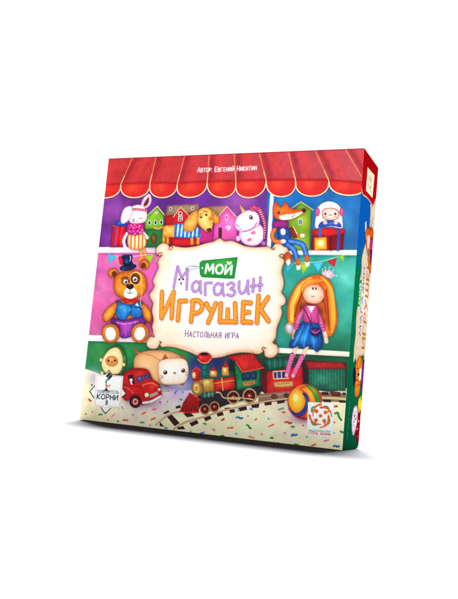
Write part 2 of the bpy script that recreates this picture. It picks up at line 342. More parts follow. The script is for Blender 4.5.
    S.shape(zell(*o, 116, 320, 14, 20), (244, 214, 232), edge=(190, 110, 170), ew=.6); S.shape(zell(*o, 284, 352, 16, 16), (206, 110, 170), edge=(150, 60, 130), ew=.6)
    # rabbit
    o = (100, 190)
    S.part('rabbit_print')
    S.line(Z(*o, [(172, 290), (152, 335), (162, 380)]), 3.6, (246, 234, 238), edge=(200, 160, 180)); S.line(Z(*o, [(272, 276), (306, 316)]), 3.6, (248, 236, 240), edge=(206, 160, 180))
    S.part('rabbit_print/striped_leg')
    for p in ([(258, 385), (266, 420), (276, 446)], [(282, 380), (292, 415), (300, 444)]):
        S.line(Z(*o, p), 3.6, (226, 130, 60), edge=(160, 74, 40), dash=(2, (248, 190, 130), .1, 1))
    S.line(Z(*o, [(272, 440), (262, 456), (256, 462)]), 3, (240, 160, 60), edge=(190, 100, 40)); S.line(Z(*o, [(298, 440), (308, 454)]), 3, (240, 160, 60), edge=(190, 100, 40))
    S.part('rabbit_print/striped_romper')
    S.shape(Z(*o, [(184, 296), (230, 288), (280, 290), (302, 340), (286, 380), (238, 396), (192, 384), (176, 340)]), (250, 226, 186), edge=(206, 110, 40), ew=1.0, stripes=(Z(*o, [(176, 340)])[0], Z(*o, [(300, 330)])[0], 5, (222, 116, 40), .5))
    S.part('rabbit_print')
    S.shape(Z(*o, [(264, 100), (284, 54), (318, 28), (334, 60), (326, 96), (300, 122), (272, 116)]), (246, 222, 230), edge=(206, 130, 160), ew=.8)
    S.shape(Z(*o, [(282, 98), (298, 66), (316, 50), (318, 78), (304, 104), (290, 110)]), (150, 70, 84), soft=.8, grad=(Z(*o, [(318, 50)])[0], Z(*o, [(285, 110)])[0], (110, 40, 40)))
    S.shape(Z(*o, [(182, 180), (190, 128), (230, 102), (276, 108), (302, 148), (300, 196), (270, 222), (216, 226), (190, 212)]), (252, 246, 248), edge=(214, 170, 190), ew=1, hl=[(137, 213, 4, (255, 255, 255), .9)])
    S.part('rabbit_print/headband'); S.line(Z(*o, [(204, 132), (240, 130), (298, 138)]), 2.6, (206, 70, 130), edge=(170, 50, 100), dash=(3, (240, 160, 110), 1, 0))
    S.part('rabbit_print')
    S.shape(Z(*o, [(146, 140), (170, 114), (204, 112), (208, 150), (192, 192), (162, 220), (138, 222), (132, 190)]), (252, 240, 242), edge=(212, 150, 176), ew=1, hl=[(125, 214, 3, (255, 252, 252), .9)])
    S.line(Z(*o, [(206, 206), (216, 210), (226, 204)]), .7, (90, 50, 60)); S.line(Z(*o, [(252, 188), (264, 192), (276, 184)]), .7, (90, 50, 60))
    S.dot(*Z(*o, [(216, 198)])[0], .8, (60, 40, 50)); S.dot(*Z(*o, [(280, 206)])[0], 1.6, (246, 170, 190), a=.5); S.dot(*Z(*o, [(240, 206)])[0], .7, (200, 90, 120))
    S.part('rabbit_print/scarf')
    S.shape(Z(*o, [(178, 236), (200, 224), (240, 226), (272, 222), (284, 248), (274, 284), (230, 298), (190, 290), (174, 262)]), (206, 50, 130), edge=(160, 24, 110), ew=1)
    R = np.random.RandomState(3)
    for i in range(46):
        x, y = 230+R.randn()*26, 258+R.randn()*18
        if 178 < x < 280 and 228 < y < 292: S.dot(*Z(*o, [(x, y)])[0], .55+.3*R.rand(), [(250, 150, 200), (236, 100, 170), (140, 20, 100)][R.randint(3)])
    # ---------------------------------------------------------- top right shelf
    o = (280, 190)
    S.part('lime_toy_house_print')
    S.shape(Z(*o, [(40, 180), (138, 84), (204, 132), (196, 398), (20, 398)]), (142, 176, 44), False, edge=(76, 120, 50), ew=1.6, hl=[(303, 222, 6, (182, 206, 60), .8), (290, 235, 6, (70, 120, 70), .8)])
    S.line(Z(*o, [(62, 132), (136, 80), (216, 132)]), 1.5, (176, 186, 140), smooth=False, edge=(110, 120, 80))
    S.shape(Z(*o, [(120, 190), (146, 188), (146, 230), (120, 232)]), (210, 220, 220), False); S.shape(Z(*o, [(125, 195), (141, 194), (141, 226), (125, 227)]), (60, 74, 140), False)
    S.line(Z(*o, [(133, 193), (133, 228)]), .5, (210, 220, 220))
    S.part('red_gift_box_print')
    S.shape(Z(*o, [(214, 290), (330, 300), (330, 396), (204, 396)]), (176, 24, 34), False, edge=(110, 10, 30), ew=1.2)
    S.shape(Z(*o, [(330, 300), (420, 278), (410, 392), (330, 398)]), (146, 18, 34), False, edge=(96, 8, 30), ew=1.2)
    S.shape(Z(*o, [(208, 264), (300, 246), (428, 258), (430, 284), (330, 306), (210, 296)]), (206, 36, 40), False, edge=(140, 16, 30), ew=.8, hl=[(322, 232, 4, (226, 60, 50), .6)])
    S.line(Z(*o, [(330, 300), (330, 396)]), .6, (110, 10, 30))
    S.part('red_gift_box_print/ribbon')
    S.line(Z(*o, [(264, 236), (260, 300)]), 2.8, (54, 110, 196), False, edge=(30, 70, 150)); S.line(Z(*o, [(386, 240), (380, 394)]), 2.6, (44, 90, 176), False, edge=(26, 56, 130))
    S.part('red_gift_box_print/gold_tag')
    S.shape(Z(*o, [(224, 316), (304, 310), (308, 390), (226, 396)]), (244, 176, 50), False, edge=(214, 120, 30), ew=.8, hl=[(320.5, 243.5, 3.5, (255, 240, 150), .95)])
    S.line(Z(*o, [(248, 352), (284, 350)]), .8, (255, 252, 220)); S.line(Z(*o, [(266, 334), (266, 370)]), .8, (255, 252, 220))
    S.part('sheep_print')
    S.shape(Z(*o, [(234, 252), (230, 210), (240, 160), (252, 118), (290, 84), (334, 78), (378, 96), (400, 134), (408, 190), (410, 246), (380, 250), (330, 236), (280, 240)]), (246, 240, 242), edge=(206, 190, 206), ew=1.2, hl=[(330, 205, 5, (255, 255, 255), .8)])
    for i in range(30):
        t = i/30*2*math.pi; x, y = 322+78*math.cos(t), 160+74*math.sin(t)
        S.dot(*Z(*o, [(x, min(y, 235))])[0], 1.5, (250, 246, 246), edge=(224, 206, 214), ew=.4)
    for x in (246, 404): S.shape(zell(*o, x, 148, 15, 28, 8 if x < 300 else -8), (222, 96, 140), edge=(170, 60, 110), ew=.7, hl=[(280+x*.1528, 211, 1, (244, 150, 180), .6)])
    S.part('sheep_print/face')
    S.shape(Z(*o, [(276, 160), (284, 130), (330, 120), (376, 132), (386, 164), (372, 192), (326, 200), (286, 188)]), (250, 208, 190), edge=(226, 150, 140), ew=.7, ol=((150, 70, 50), .6), hl=[(330, 214, 3, (255, 226, 210), .7)])
    for x in (297, 362): S.dot(*Z(*o, [(x, 158)])[0], 1.1, (50, 26, 30)); S.dot(*Z(*o, [(x+1 if x > 300 else x-1, 176)])[0], 1.3, (246, 150, 150), a=.6)
    S.line(Z(*o, [(320, 162), (330, 168), (340, 162)]), .6, (130, 60, 50))
    S.part('sheep_print/blue_sleeves')
    S.shape(Z(*o, [(252, 246), (262, 216), (300, 202), (350, 202), (392, 218), (400, 246), (350, 238), (300, 242)]), (52, 96, 176), edge=(26, 56, 130), ew=.8, hl=[(331, 224, 2, (100, 150, 220), .6)])
    S.part('sheep_print')
    for x in (296, 366): S.shape(zell(*o, x, 216, 15, 12), (246, 206, 196), edge=(200, 140, 140), ew=.5)
    # ---------------------------------------------------------- bunting
    S.part('bunting_print#1')
    S.line([(107, 254), (118, 257), (132, 257), (152, 254.5)], .4, (240, 220, 230))
    S.part('bunting_print#2')
    S.line([(282, 262), (290, 263.4), (305, 263), (322, 261.5), (338, 257), (345, 255.5)], .4, (220, 230, 200))
    for pts, c, e in [(Z(100, 225, [(52, 188), (106, 210), (54, 262)]), (76, 190, 206), (50, 150, 190)), (Z(100, 225, [(300, 204), (352, 194), (320, 266)]), (168, 206, 50), (120, 170, 40)),
                      (Z(255, 220, [(200, 292), (262, 278), (208, 346)]), (76, 190, 216), (50, 150, 180)), (Z(255, 220, [(294, 290), (366, 284), (312, 358)]), (176, 206, 44), (130, 170, 40)),
                      (Z(300, 220, [(78, 282), (154, 274), (120, 342)]), (84, 200, 220), (60, 160, 190)), (Z(300, 220, [(174, 274), (242, 248), (226, 310)]), (206, 50, 56), (160, 30, 50)), (Z(300, 220, [(248, 238), (292, 234), (286, 280)]), (160, 206, 60), (110, 170, 50))]:
        S.part('bunting_print#1' if pts[0][0] < 200 else 'bunting_print#2'); S.shape(pts, c, False, edge=e, ew=.7)
    # ---------------------------------------------------------- banner
    ban = [(161, 255.6), (157.4, 255), (155.8, 250.5), (158.3, 246), (163.4, 243.8), (168, 246), (168.6, 249), (171, 246.4), (176, 247.2), (184, 248.2), (195, 247), (206, 243.8), (213.5, 242.2), (219, 239.2), (224.4, 242), (230, 241.4), (236, 243), (244.5, 246.7), (255, 247.9), (266, 247.4),
           (271.5, 249), (274.5, 245.2), (280, 243.4), (285.6, 246), (287.6, 251), (285.6, 256), (280.6, 257.6), (284.2, 261), (281.9, 267.4), (281.2, 273.5), (283.2, 281), (282.6, 288), (281.2, 293), (285, 299), (284.4, 304), (280.5, 307), (281.6, 312.4), (279.6, 319.6), (276.5, 327.3), (275.7, 333.6), (275, 338),
           (272.6, 342.4), (276.4, 345.9), (277.4, 352), (274, 356.6), (269.5, 358.2), (265, 356), (263.4, 351), (258.6, 354), (247, 352.7), (239, 352.7), (229.7, 354.4), (222, 356.7), (213, 358), (204, 358), (196.5, 355.4), (189, 352), (176.5, 348), (168, 346.6), (161.8, 347), (159.2, 344.4), (156.8, 348), (152.6, 349), (148, 347.3), (146.4, 343), (148.6, 338.6), (152.2, 336),
           (153, 331), (152, 327), (153.4, 321), (152.8, 316.5), (151.8, 311), (153, 303.5), (150.6, 299), (149.6, 294.6), (152.4, 290.8), (154.4, 286), (152.8, 281.5), (155.6, 274.6), (158.4, 268), (157.6, 262)]
    S.line(ban+[ban[0]], 3, (40, 20, 60), a=.35, soft=2.5, mark=False)
    S.part('title_banner_print')
    S.shape(ban, (248, 226, 200), edge=(224, 168, 124), ew=1.8, ol=((206, 150, 116), .45), hl=[(214, 290, 50, (255, 255, 255), .98), (205, 265, 30, (255, 254, 250), .7), (230, 305, 34, (255, 255, 252), .8), (215, 340, 12, (250, 232, 212), .3), (170, 335, 12, (250, 226, 196), .5), (277, 270, 9, (250, 222, 204), .5), (165, 262, 9, (250, 224, 190), .6)])
    for p in [[(161.5, 255.4), (159.6, 257.4), (157.4, 256.2), (158.4, 253.8), (161.8, 253.2)], [(168.4, 249.4), (170.6, 250.2), (172.2, 248.2), (170.4, 246.6)], [(271.8, 249.4), (273.6, 250), (274.4, 248)], [(280.2, 257.6), (279.4, 255.8), (281.6, 254.6), (284, 256)],
              [(272.6, 342.6), (274.6, 344.2), (276.4, 342.4), (274.8, 340.6)], [(263.6, 351), (261.8, 349.4), (263, 347.6), (265.4, 348.6)], [(152, 336.4), (154, 337.2), (153.4, 334.6)], [(159.4, 344.2), (161, 342.4), (159.2, 341.8)]]:
        S.line(p, .9, (110, 50, 40), soft=.6)
    S.line([(155, 262), (158, 258), (163, 251), (170, 249.4), (185, 250.4), (196, 249.2), (208, 245.6)], 1.2, (236, 196, 150), a=.5, soft=1.2, mark=False)
    S.line([(166, 345), (178, 346), (190, 349.4), (200, 355), (214, 355.8), (224, 354.4), (240, 350.6), (258, 351.4)], 1.4, (232, 180, 150), a=.5, soft=1.6, mark=False)
    # tag with МОЙ
    S.part('green_tag_print')
    S.line([(199.5, 267.6), (191, 266), (184.6, 269.2), (189, 269.8), (198.5, 268.6)], .7, (130, 150, 150)); S.line([(199.8, 267.4), (192, 267.2), (185, 269.4)], .5, (70, 130, 130))
    S.shape([(201.5, 261), (237.4, 257.4), (236.8, 262), (234.2, 279), (230, 279.2), (201.6, 277.8), (199.4, 275), (199, 263.4)], (44, 152, 66), False, edge=(20, 110, 44), ew=.8, hl=[(222, 262, 10, (84, 184, 80), .6)])
    S.dot(201.8, 268.4, .9, (240, 246, 240))
    S.text('МОЙ', (205, 273.4), (230.6, 274.6), 8.6, 2.0, (255, 255, 255))
    S.line([(205, 275.2), (231, 276.6)], .8, (20, 100, 40), a=.5, soft=1, mark=False)
    # Магазин - knitted purple letters
    P = dict(edge=(122, 70, 146), hl=(226, 202, 236), dash=(1.7, (150, 104, 176), .55, .85))
    LW = 2.7
    M = [[[(173.2, 288), (175.2, 277), (177.2, 267.2)], [(177.2, 267.2), (181, 277.6)], [(187.2, 270.4), (181.6, 277.6)], [(187.2, 270.4), (186.6, 280), (186.2, 289.8)]]]
    M.append([[(199.4, 284), (195.4, 281.8), (191.8, 286), (193, 291.4), (197.4, 291), (199.6, 286)], [(200, 281.8), (199.8, 288), (200.6, 293.2)]])
    M.append([[(204.8, 295.4), (204.8, 283.6), (211.2, 283.2)]])
    M.append([[(222, 286), (217.6, 283.8), (213.6, 288), (214.8, 294.4), (219.6, 294.2), (222, 289)], [(222.4, 284), (222.2, 291), (223.6, 296)]])
    M.append([[(227, 285), (231, 283), (233.8, 285.6), (230.4, 289)], [(230.4, 289), (234.6, 292), (231.8, 296), (227, 295)]])
    M.append([[(238.8, 282), (238.6, 289), (240.6, 293.6), (244.2, 292), (246.8, 286), (247.4, 281.6)], [(247.6, 281), (247.2, 288), (248.2, 294)]])
    M.append([[(253.2, 279.4), (252.4, 292)], [(260, 277.8), (259.4, 291)], [(250.8, 286.6), (261.6, 285.2)]])
    for g in M:
        for st in g: S.line([(x+.5, y+.8) for x, y in st], LW+.6, (170, 140, 180), a=.35, soft=1.2, mark=False)
    S.part('purple_title_word')
    for g in M:
        for st in g: S.line(st, LW, (182, 146, 206), smooth=len(st) > 2 and st is not M[2][0], **P)
    S.part('title_banner_print/cat_face_print')
    S.shape([(176.8, 276.8), (178.2, 279), (182, 279), (184.2, 276.6), (184.6, 282), (182, 286), (179.6, 286), (177, 282.6)], (248, 246, 250), edge=(200, 190, 206), ew=.5)
    for x, y in [(179, 279.8), (182.6, 279.6)]: S.dot(x, y, 1.15, (40, 26, 40)); S.dot(x-.3, y-.4, .35, WHT)
    S.dot(180.7, 283.4, .9, (40, 26, 40)); S.line([(179.6, 285.2), (180.7, 284.6), (181.8, 285.2)], .4, (60, 40, 60))
    # ИГРУШЕК - biscuit letters
    K = [[[(161.6, 292.4), (161.2, 305), (161, 318)], [(161.6, 316.8), (172.6, 294)], [(173.2, 292.4), (172, 305), (171.2, 318)]],
         [[(179, 301.6), (178.2, 311), (177.4, 320.2)], [(179.4, 301.4), (185.8, 301.2)]],
         [[(192.6, 301), (191.6, 312), (190.6, 321.6)], [(191.4, 301.8), (197.4, 300.8), (201.6, 305), (200.6, 310.6), (196, 313.4), (192.4, 313.2)]],
         [[(206, 303.8), (208, 308), (211, 312)], [(215.4, 303.8), (211.8, 312.6), (207.8, 322.6)]],
         [[(220.4, 303.8), (219.4, 321.6)], [(227.4, 310), (227.2, 321)], [(234.6, 303.8), (235.4, 321.8)], [(219.6, 321.8), (235.4, 322)]],
         [[(243, 302.6), (242.2, 322)], [(243.4, 302.8), (250.2, 303.2)], [(243, 312.4), (248.6, 312.6)], [(242.4, 322), (250.8, 322.6)]],
         [[(258.2, 296.4), (257.4, 310), (256.6, 322.6)], [(267.6, 297.8), (259.8, 309.6)], [(260.4, 310), (268, 321)]]]
    for g in K:
        for st in g: S.line([(x+.5, y+1.2) for x, y in st], 4.8, (150, 110, 130), a=.4, soft=1.4, mark=False)
    S.part('biscuit_title_word')
    for g in K:
        for st in g: S.line(st, 4.9, (190, 88, 20), smooth=len(st) > 3)
    for g in K:
        for st in g: S.line(st, 3.9, (236, 142, 36), smooth=len(st) > 3, hl=(250, 176, 66), tex=.06)
    for g in K:
        for st in g:
            q = np.array(st, float)
            for i in range(len(q)-1):
                L = np.hypot(*(q[i+1]-q[i])); n = max(int(L/2.9), 1)
                for j in range(n):
                    p = q[i]+(q[i+1]-q[i])*(j+.5)/n+np.array([(-1)**j*.55, 0]); S.dot(p[0], p[1]+.2, .62, (206, 96, 20)); S.dot(p[0]-.25, p[1]-.25, .4, (255, 216, 120))
    S.part('subtitle_line')
    S.text('Настольная игра', (184.8, 336.8), (238.2, 338.8), 6.0, .8, (136, 84, 146), small=.82)
    # ---------------------------------------------------------- fox (legs hang over the banner)
    o = (255, 220)
    S.part('fox_print/tail')
    S.shape(Z(*o, [(196, 222), (226, 218), (240, 244), (234, 280), (218, 300), (200, 282), (190, 262)]), (214, 96, 36), edge=(150, 56, 24), ew=1.0)
    S.shape(Z(*o, [(202, 270), (226, 256), (232, 280), (216, 302), (204, 288)]), (244, 228, 220), edge=(200, 160, 140), ew=.5)
    S.part('fox_print/blue_overalls')
    S.shape(Z(*o, [(146, 60), (218, 54), (236, 140), (220, 178), (172, 160)]), (46, 92, 160), edge=(22, 50, 110), ew=1, hl=[(283, 234, 2.5, (96, 146, 206), .7)])
    S.line(Z(*o, [(225, 142), (298, 156), (322, 186), (336, 236)]), 5.2, (48, 100, 176), edge=(22, 54, 120), hl=(96, 150, 214))
    S.line(Z(*o, [(212, 164), (252, 196), (272, 256)]), 5.4, (44, 94, 170), edge=(22, 50, 116), hl=(90, 146, 214))
    S.part('fox_print/foot')
    for a, b in [((280, 268), (284, 316)), ((338, 246), (342, 294))]:
        S.line(Z(*o, [a, b]), 4.2, (250, 240, 232), edge=(210, 180, 160)); S.line(Z(*o, [a, ((a[0]+b[0])/2, (a[1]*1.2+b[1]*.8)/2)]), 4.3, (216, 96, 40), edge=(160, 60, 26))
    S.part('fox_print')
    S.shape(Z(*o, [(166, 68), (184, 56), (198, 76), (192, 98), (172, 96)]), (250, 248, 248), edge=(210, 210, 220), ew=.5)
    S.line(Z(*o, [(130, 56), (110, 100), (126, 138), (170, 146)]), 4.2, (224, 106, 40), edge=(166, 66, 26), hl=(240, 140, 70)); S.shape(zell(*o, 184, 142, 18, 14), (248, 240, 240), edge=(206, 190, 190), ew=.6)
    S.part('fox_print/book')
    S.shape(Z(*o, [(214, 56), (248, 44), (284, 112), (250, 126)]), (140, 56, 40), False, edge=(86, 30, 30), ew=.7); S.line(Z(*o, [(248, 46), (284, 112)]), .9, (236, 196, 160), False)
    S.part('fox_print'); S.line(Z(*o, [(282, 104), (304, 104)]), 3.2, (224, 110, 44), edge=(170, 70, 30)); S.shape(zell(*o, 310, 104, 17, 13), (248, 236, 224), edge=(206, 180, 160), ew=.6)
    S.part('fox_print/scarf')
    S.shape(Z(*o, [(112, 30), (130, 6), (170, 0), (208, 2), (218, 26), (208, 48), (160, 56), (122, 50)]), (148, 46, 130), edge=(100, 20, 90), ew=1, stripes=(Z(*o, [(112, 0)])[0], Z(*o, [(140, 60)])[0], 5, (182, 76, 156), .4))
    S.part('fox_print')
    f = lambda p: Z(240, 145, p, 80)
    S.shape(f([(188, 396), (188, 356), (204, 328), (224, 352), (240, 354), (250, 326), (272, 344), (288, 364), (330, 372), (366, 368), (374, 384), (330, 410), (280, 430), (226, 432), (200, 418)]), (232, 112, 40), edge=(176, 66, 26), ew=1, hl=[(281, 209, 4, (246, 146, 70), .8)])
    S.shape(f([(222, 412), (250, 400), (300, 396), (362, 384), (330, 410), (280, 430), (236, 430)]), (252, 246, 242), edge=(226, 190, 170), ew=.6)
    S.dot(*f([(218, 388)])[0], 2.0, (176, 70, 30)); S.dot(*f([(219, 389)])[0], 1.2, (50, 24, 20)); S.dot(*f([(216, 386)])[0], .45, WHT); S.dot(*f([(364, 376)])[0], 2.0, (40, 26, 34), hl=[(303, 210, .6, (150, 140, 150), .8)])
    S.line(f([(296, 412), (306, 408), (312, 400)]), .6, (120, 40, 50)); S.dot(*f([(300, 411)])[0], .8, (216, 100, 110))
    for p in ([(200, 352), (205, 338), (216, 352)], [(246, 352), (252, 336), (264, 352)]): S.shape(f(p), (190, 80, 40), False)
    # ---------------------------------------------------------- bear
    o = (90, 290)
    fur = (240, 160, 52); fe = (152, 62, 16)
    S.part('teddy_bear_print')
    S.shape(Z(*o, [(180, 70), (320, 70), (346, 110), (350, 200), (300, 240), (200, 240), (150, 200), (162, 110)]), (214, 122, 34), edge=(140, 60, 16), ew=1.6)
    S.part('teddy_bear_print/purple_shorts')
    S.shape(Z(*o, [(150, 186), (240, 196), (350, 166), (362, 220), (330, 240), (272, 304), (200, 312), (184, 240), (140, 216)]), (122, 48, 146), edge=(74, 22, 100), ew=1.2, hl=[(126, 328, 7, (206, 96, 196), .7)])
    for x0, x1 in [(206, 202), (232, 232), (262, 258), (292, 272)]: S.line(Z(*o, [(x0, 210), (x1, 298)]), 1.2, (176, 84, 186), a=.8, soft=.8)
    S.line(Z(*o, [(176, 214), (230, 224), (310, 208)]), 1.6, (230, 130, 210), a=.8, soft=1)
    S.part('teddy_bear_print/blue_waistcoat')
    S.shape(Z(*o, [(176, 78), (220, 92), (262, 98), (300, 90), (332, 78), (342, 120), (340, 166), (296, 188), (258, 164), (216, 202), (164, 164), (166, 120)]), (42, 136, 204), edge=(16, 66, 130), ew=1.3, hl=[(124, 306, 5, (96, 190, 236), .9), (138, 308, 3, (80, 170, 226), .6)])
    for y in (114, 146): S.dot(*Z(*o, [(266, y)])[0], .9, (20, 40, 90))
    S.shape(Z(*o, [(294, 104), (306, 84), (316, 106)]), (244, 246, 250), False); S.line(Z(*o, [(290, 112), (322, 118), (334, 128)]), 1.2, (20, 50, 100))
    S.part('teddy_bear_print')
    S.shape(Z(*o, [(170, 86), (122, 110), (84, 162), (86, 196), (112, 210), (148, 176), (168, 130)]), fur, edge=fe, ew=1.3, hl=[(108, 314, 3, (255, 196, 80), .8)])
    S.shape(Z(*o, [(338, 96), (374, 108), (400, 164), (394, 206), (364, 208), (344, 160)]), fur, edge=fe, ew=1.3, hl=[(148, 315, 2.5, (252, 186, 70), .8)])
    S.part('teddy_bear_print')
    for cx, cy, a in [(135, 286, -6), (326, 284, 14)]:
        S.shape(zell(*o, cx, cy, 58, 64, a), fur, edge=fe, ew=1.4, hl=[(90+cx*.1528-4, 290+cy*.1528-6, 4, (255, 190, 80), .7)])
        S.shape(zell(*o, cx, cy+2, 43, 52, a), (190, 104, 40)); S.shape(zell(*o, cx-2, cy+2, 36, 45, a), (252, 246, 240), edge=(220, 190, 160), ew=.7)
    o = (98, 255)
    for cx, cy in [(98, 122), (300, 66)]:
        S.shape(zell(*o, cx, cy, 33, 32), fur, edge=fe, ew=1.2); S.shape(zell(*o, cx+(6 if cx < 200 else -6), cy+6, 18, 20), (110, 50, 20), soft=1.2)
    S.shape(Z(*o, [(100, 200), (106, 154), (144, 118), (210, 102), (272, 108), (308, 146), (320, 206), (298, 258), (252, 286), (205, 294), (148, 284), (110, 250)]), (240, 152, 48), edge=(150, 62, 16), ew=2.2, hl=[(115, 290, 6, (252, 180, 70), .8), (143, 288, 5, (250, 176, 66), .8), (127, 277, 5, (206, 120, 40), .5)])
    S.shape(zell(*o, 176, 176, 28, 24, -10), (170, 90, 30), soft=1.5); S.shape(zell(*o, 240, 160, 33, 38), (116, 58, 24), soft=1.8)
    S.shape(zell(*o, 178, 178, 17, 16), (250, 246, 236), ol=((80, 40, 20), .6)); S.dot(*Z(*o, [(180, 180)])[0], 1.5, (70, 36, 20)); S.dot(*Z(*o, [(176, 175)])[0], .5, WHT)
    S.shape(zell(*o, 240, 162, 17, 18), (250, 246, 236), ol=((60, 30, 20), .5)); S.dot(*Z(*o, [(240, 163)])[0], 1.6, (90, 50, 20)); S.dot(*Z(*o, [(236, 158)])[0], .6, WHT)
    S.line(Z(*o, [(150, 158), (170, 148), (194, 152)]), 1.3, (110, 54, 20)); S.line(Z(*o, [(206, 150), (202, 180)]), 1.2, (70, 36, 20))
    S.shape(Z(*o, [(166, 252), (182, 220), (206, 226), (236, 220), (254, 250), (246, 276), (206, 290), (172, 276)]), (252, 248, 244), edge=(226, 190, 150), ew=.8)
    S.part('teddy_bear_print/nose'); S.shape(Z(*o, [(182, 202), (205, 192), (232, 200), (226, 220), (206, 228), (188, 218)]), (40, 26, 30), edge=(10, 8, 12), ew=.5, hl=[(129, 285.6, .9, (150, 140, 140), .8)])
    S.part('teddy_bear_print'); S.line(Z(*o, [(206, 228), (206, 248)]), .7, (60, 40, 40)); S.line(Z(*o, [(190, 248), (200, 257), (207, 248), (216, 256), (224, 246)]), .7, (60, 40, 40))
    for x, y, rr in ((118, 300, 3), (143, 300, 3), (114, 322, 3), (146, 322, 3)): S.glow(x, y, rr, (70, 30, 30), .5, only='teddy_bear_print')
    S.part('teddy_bear_print/monocle')
    r = zell(*o, 246, 158, 38, 42); S.line(r+[r[0]], .7, (244, 214, 140)); S.line(Z(*o, [(282, 180), (284, 240), (276, 300), (284, 348)]), .5, (236, 206, 130))
    S.part('teddy_bear_print/bow_tie')
    S.shape(Z(*o, [(172, 284), (196, 292), (208, 300), (224, 290), (250, 284), (250, 318), (226, 314), (208, 308), (194, 318), (172, 320)]), (206, 36, 40), edge=(140, 14, 24), ew=.7, hl=[(127, 300, 1.5, (240, 80, 60), .6)])
    S.part('teddy_bear_print/top_hat')
    S.shape(Z(*o, [(132, 14), (158, 20), (160, 66), (140, 60)]), (206, 40, 60), edge=(150, 20, 40), ew=.6)
    S.shape(zell(*o, 194, 84, 56, 22, -10), (20, 44, 92), edge=(8, 16, 40), ew=.8, hl=[(123, 270.5, 2.5, (60, 110, 170), .8)])
    S.shape(Z(*o, [(152, 8), (186, -2), (222, 4), (220, 40), (222, 68), (190, 80), (166, 74), (160, 40)]), (22, 40, 84), edge=(8, 12, 34), ew=.9, hl=[(126, 262, 2.4, (70, 110, 170), .8)])
    S.line(Z(*o, [(164, 62), (190, 68), (222, 56)]), 1.6, (14, 20, 44)); S.line(Z(*o, [(206, 14), (212, 18), (206, 44)]), .7, (210, 220, 236))
    S.line(Z(*o, [(154, 9), (186, 0), (220, 5)]), .8, (70, 100, 150))
    # ---------------------------------------------------------- doll
    o = (270, 250)
    S.part('doll_print/hair')
    S.shape([(288, 324), (287, 310), (290, 297), (296, 286), (304, 279), (314, 275.4), (322, 276), (331, 283), (334, 296), (337, 312), (336.6, 326), (331, 336.6), (326, 335), (321, 324), (316, 318), (304, 316), (298, 318), (294, 325)], (232, 128, 38), edge=(180, 84, 20), ew=1.2)
    R = np.random.RandomState(8)
    for i in range(64):                   # strands: red brown by the neck, gold outside
        t = R.rand(); c = [(150, 62, 20), (206, 88, 20), (240, 140, 40), (255, 206, 96), (250, 184, 70)][min(4, int((t*.75+R.rand()*.35)*5))]
        S.line([(316-t*8, 277+t*2), (304-t*7+5*(1-t), 288+R.randn()*.6), (300-t*9+R.randn()*.5, 304), (297-t*6.5+R.randn()*.5, 313), (296-t*6, 318+5*R.rand())], .45+.6*R.rand(), c, a=.7, soft=.5, mark=False)
    for i in range(64):
        t = R.rand(); c = [(150, 62, 20), (206, 88, 20), (236, 128, 36), (250, 170, 60), (255, 200, 90)][min(4, int((t*.6+R.rand()*.4)*5))]
        S.line([(318+t*5, 277+t), (324+t*8, 289), (325+t*9.5+R.randn()*.4, 306), (326.5+t*8+R.randn()*.5, 320), (329+t*4, 326+7*R.rand())], .45+.6*R.rand(), c, a=.7, soft=.5, mark=False)
    for x, y, rr in ((310, 306, 6), (301, 308, 5), (319, 312, 6), (322, 322, 4), (324, 300, 3.5)): S.glow(x, y, rr, (110, 36, 16), .8, only='doll_print/hair')
    S.part('doll_print/sock')
    o6 = (280, 310)
    S.part('doll_print')
    S.line(Z(*o6, [(104, 236), (82, 300)]), 4.2, (250, 206, 186), edge=(214, 150, 130)); S.line(Z(*o6, [(172, 244), (146, 304)]), 4.2, (250, 206, 186), edge=(214, 150, 130))
    S.part('doll_print/sock')
    for a, b, c in [((78, 296), (62, 350), (42, 428)), ((142, 306), (118, 360), (84, 432))]:
        S.line(Z(*o6, [a, b, c]), 4.6, (214, 90, 150), edge=(160, 40, 110), dash=(2.2, (234, 136, 184), .35, 1)); S.dot(*Z(*o6, [c])[0], 1.8, (244, 190, 190), edge=(200, 120, 140), ew=.4)
    S.part('doll_print')
    S.line(Z(*o6, [(286, 134), (296, 170), (302, 208)]), 3.8, (248, 204, 184), edge=(210, 146, 126)); S.line(Z(*o6, [(96, 126), (92, 160), (84, 194)]), 3.2, (248, 204, 184), edge=(210, 146, 126))
    S.part('doll_print/blue_skirt')
    S.shape(Z(*o6, [(160, 74), (246, 78), (268, 130), (278, 200), (266, 252), (240, 276), (214, 252), (182, 238), (150, 252), (120, 238), (90, 248), (58, 238), (84, 180), (112, 118)]), (26, 110, 186), edge=(10, 44, 104), ew=1.9, hl=[(300, 338, 5, (70, 170, 230), .9), (313, 340, 4, (60, 150, 216), .7)])
    for p in ([(170, 90), (140, 160), (110, 236)], [(200, 100), (190, 170), (186, 234)], [(236, 150), (250, 210), (244, 268)]): S.line(Z(*o6, p), 1.2, (14, 70, 140), a=.7, soft=1)
    for p in ([(150, 110), (118, 170), (90, 232)], [(184, 110), (166, 170), (154, 240)], [(214, 170), (218, 210), (222, 250)]): S.line(Z(*o6, p), 1.2, (90, 186, 236), a=.6, soft=1)
    S.part('doll_print/pink_jacket')
    S.line(Z(*o6, [(158, 4), (124, 50), (104, 116)]), 4.6, (206, 84, 146), edge=(150, 40, 100), hl=(232, 130, 180)); S.line(Z(*o6, [(238, 10), (262, 70), (284, 128)]), 4.4, (206, 84, 146), edge=(150, 40, 100), hl=(232, 130, 180))
    for a, b in [((92, 92), (116, 98)), ((90, 108), (112, 114)), ((262, 104), (284, 96)), ((268, 120), (290, 112))]: S.line(Z(*o6, [a, b]), .8, (150, 40, 110))
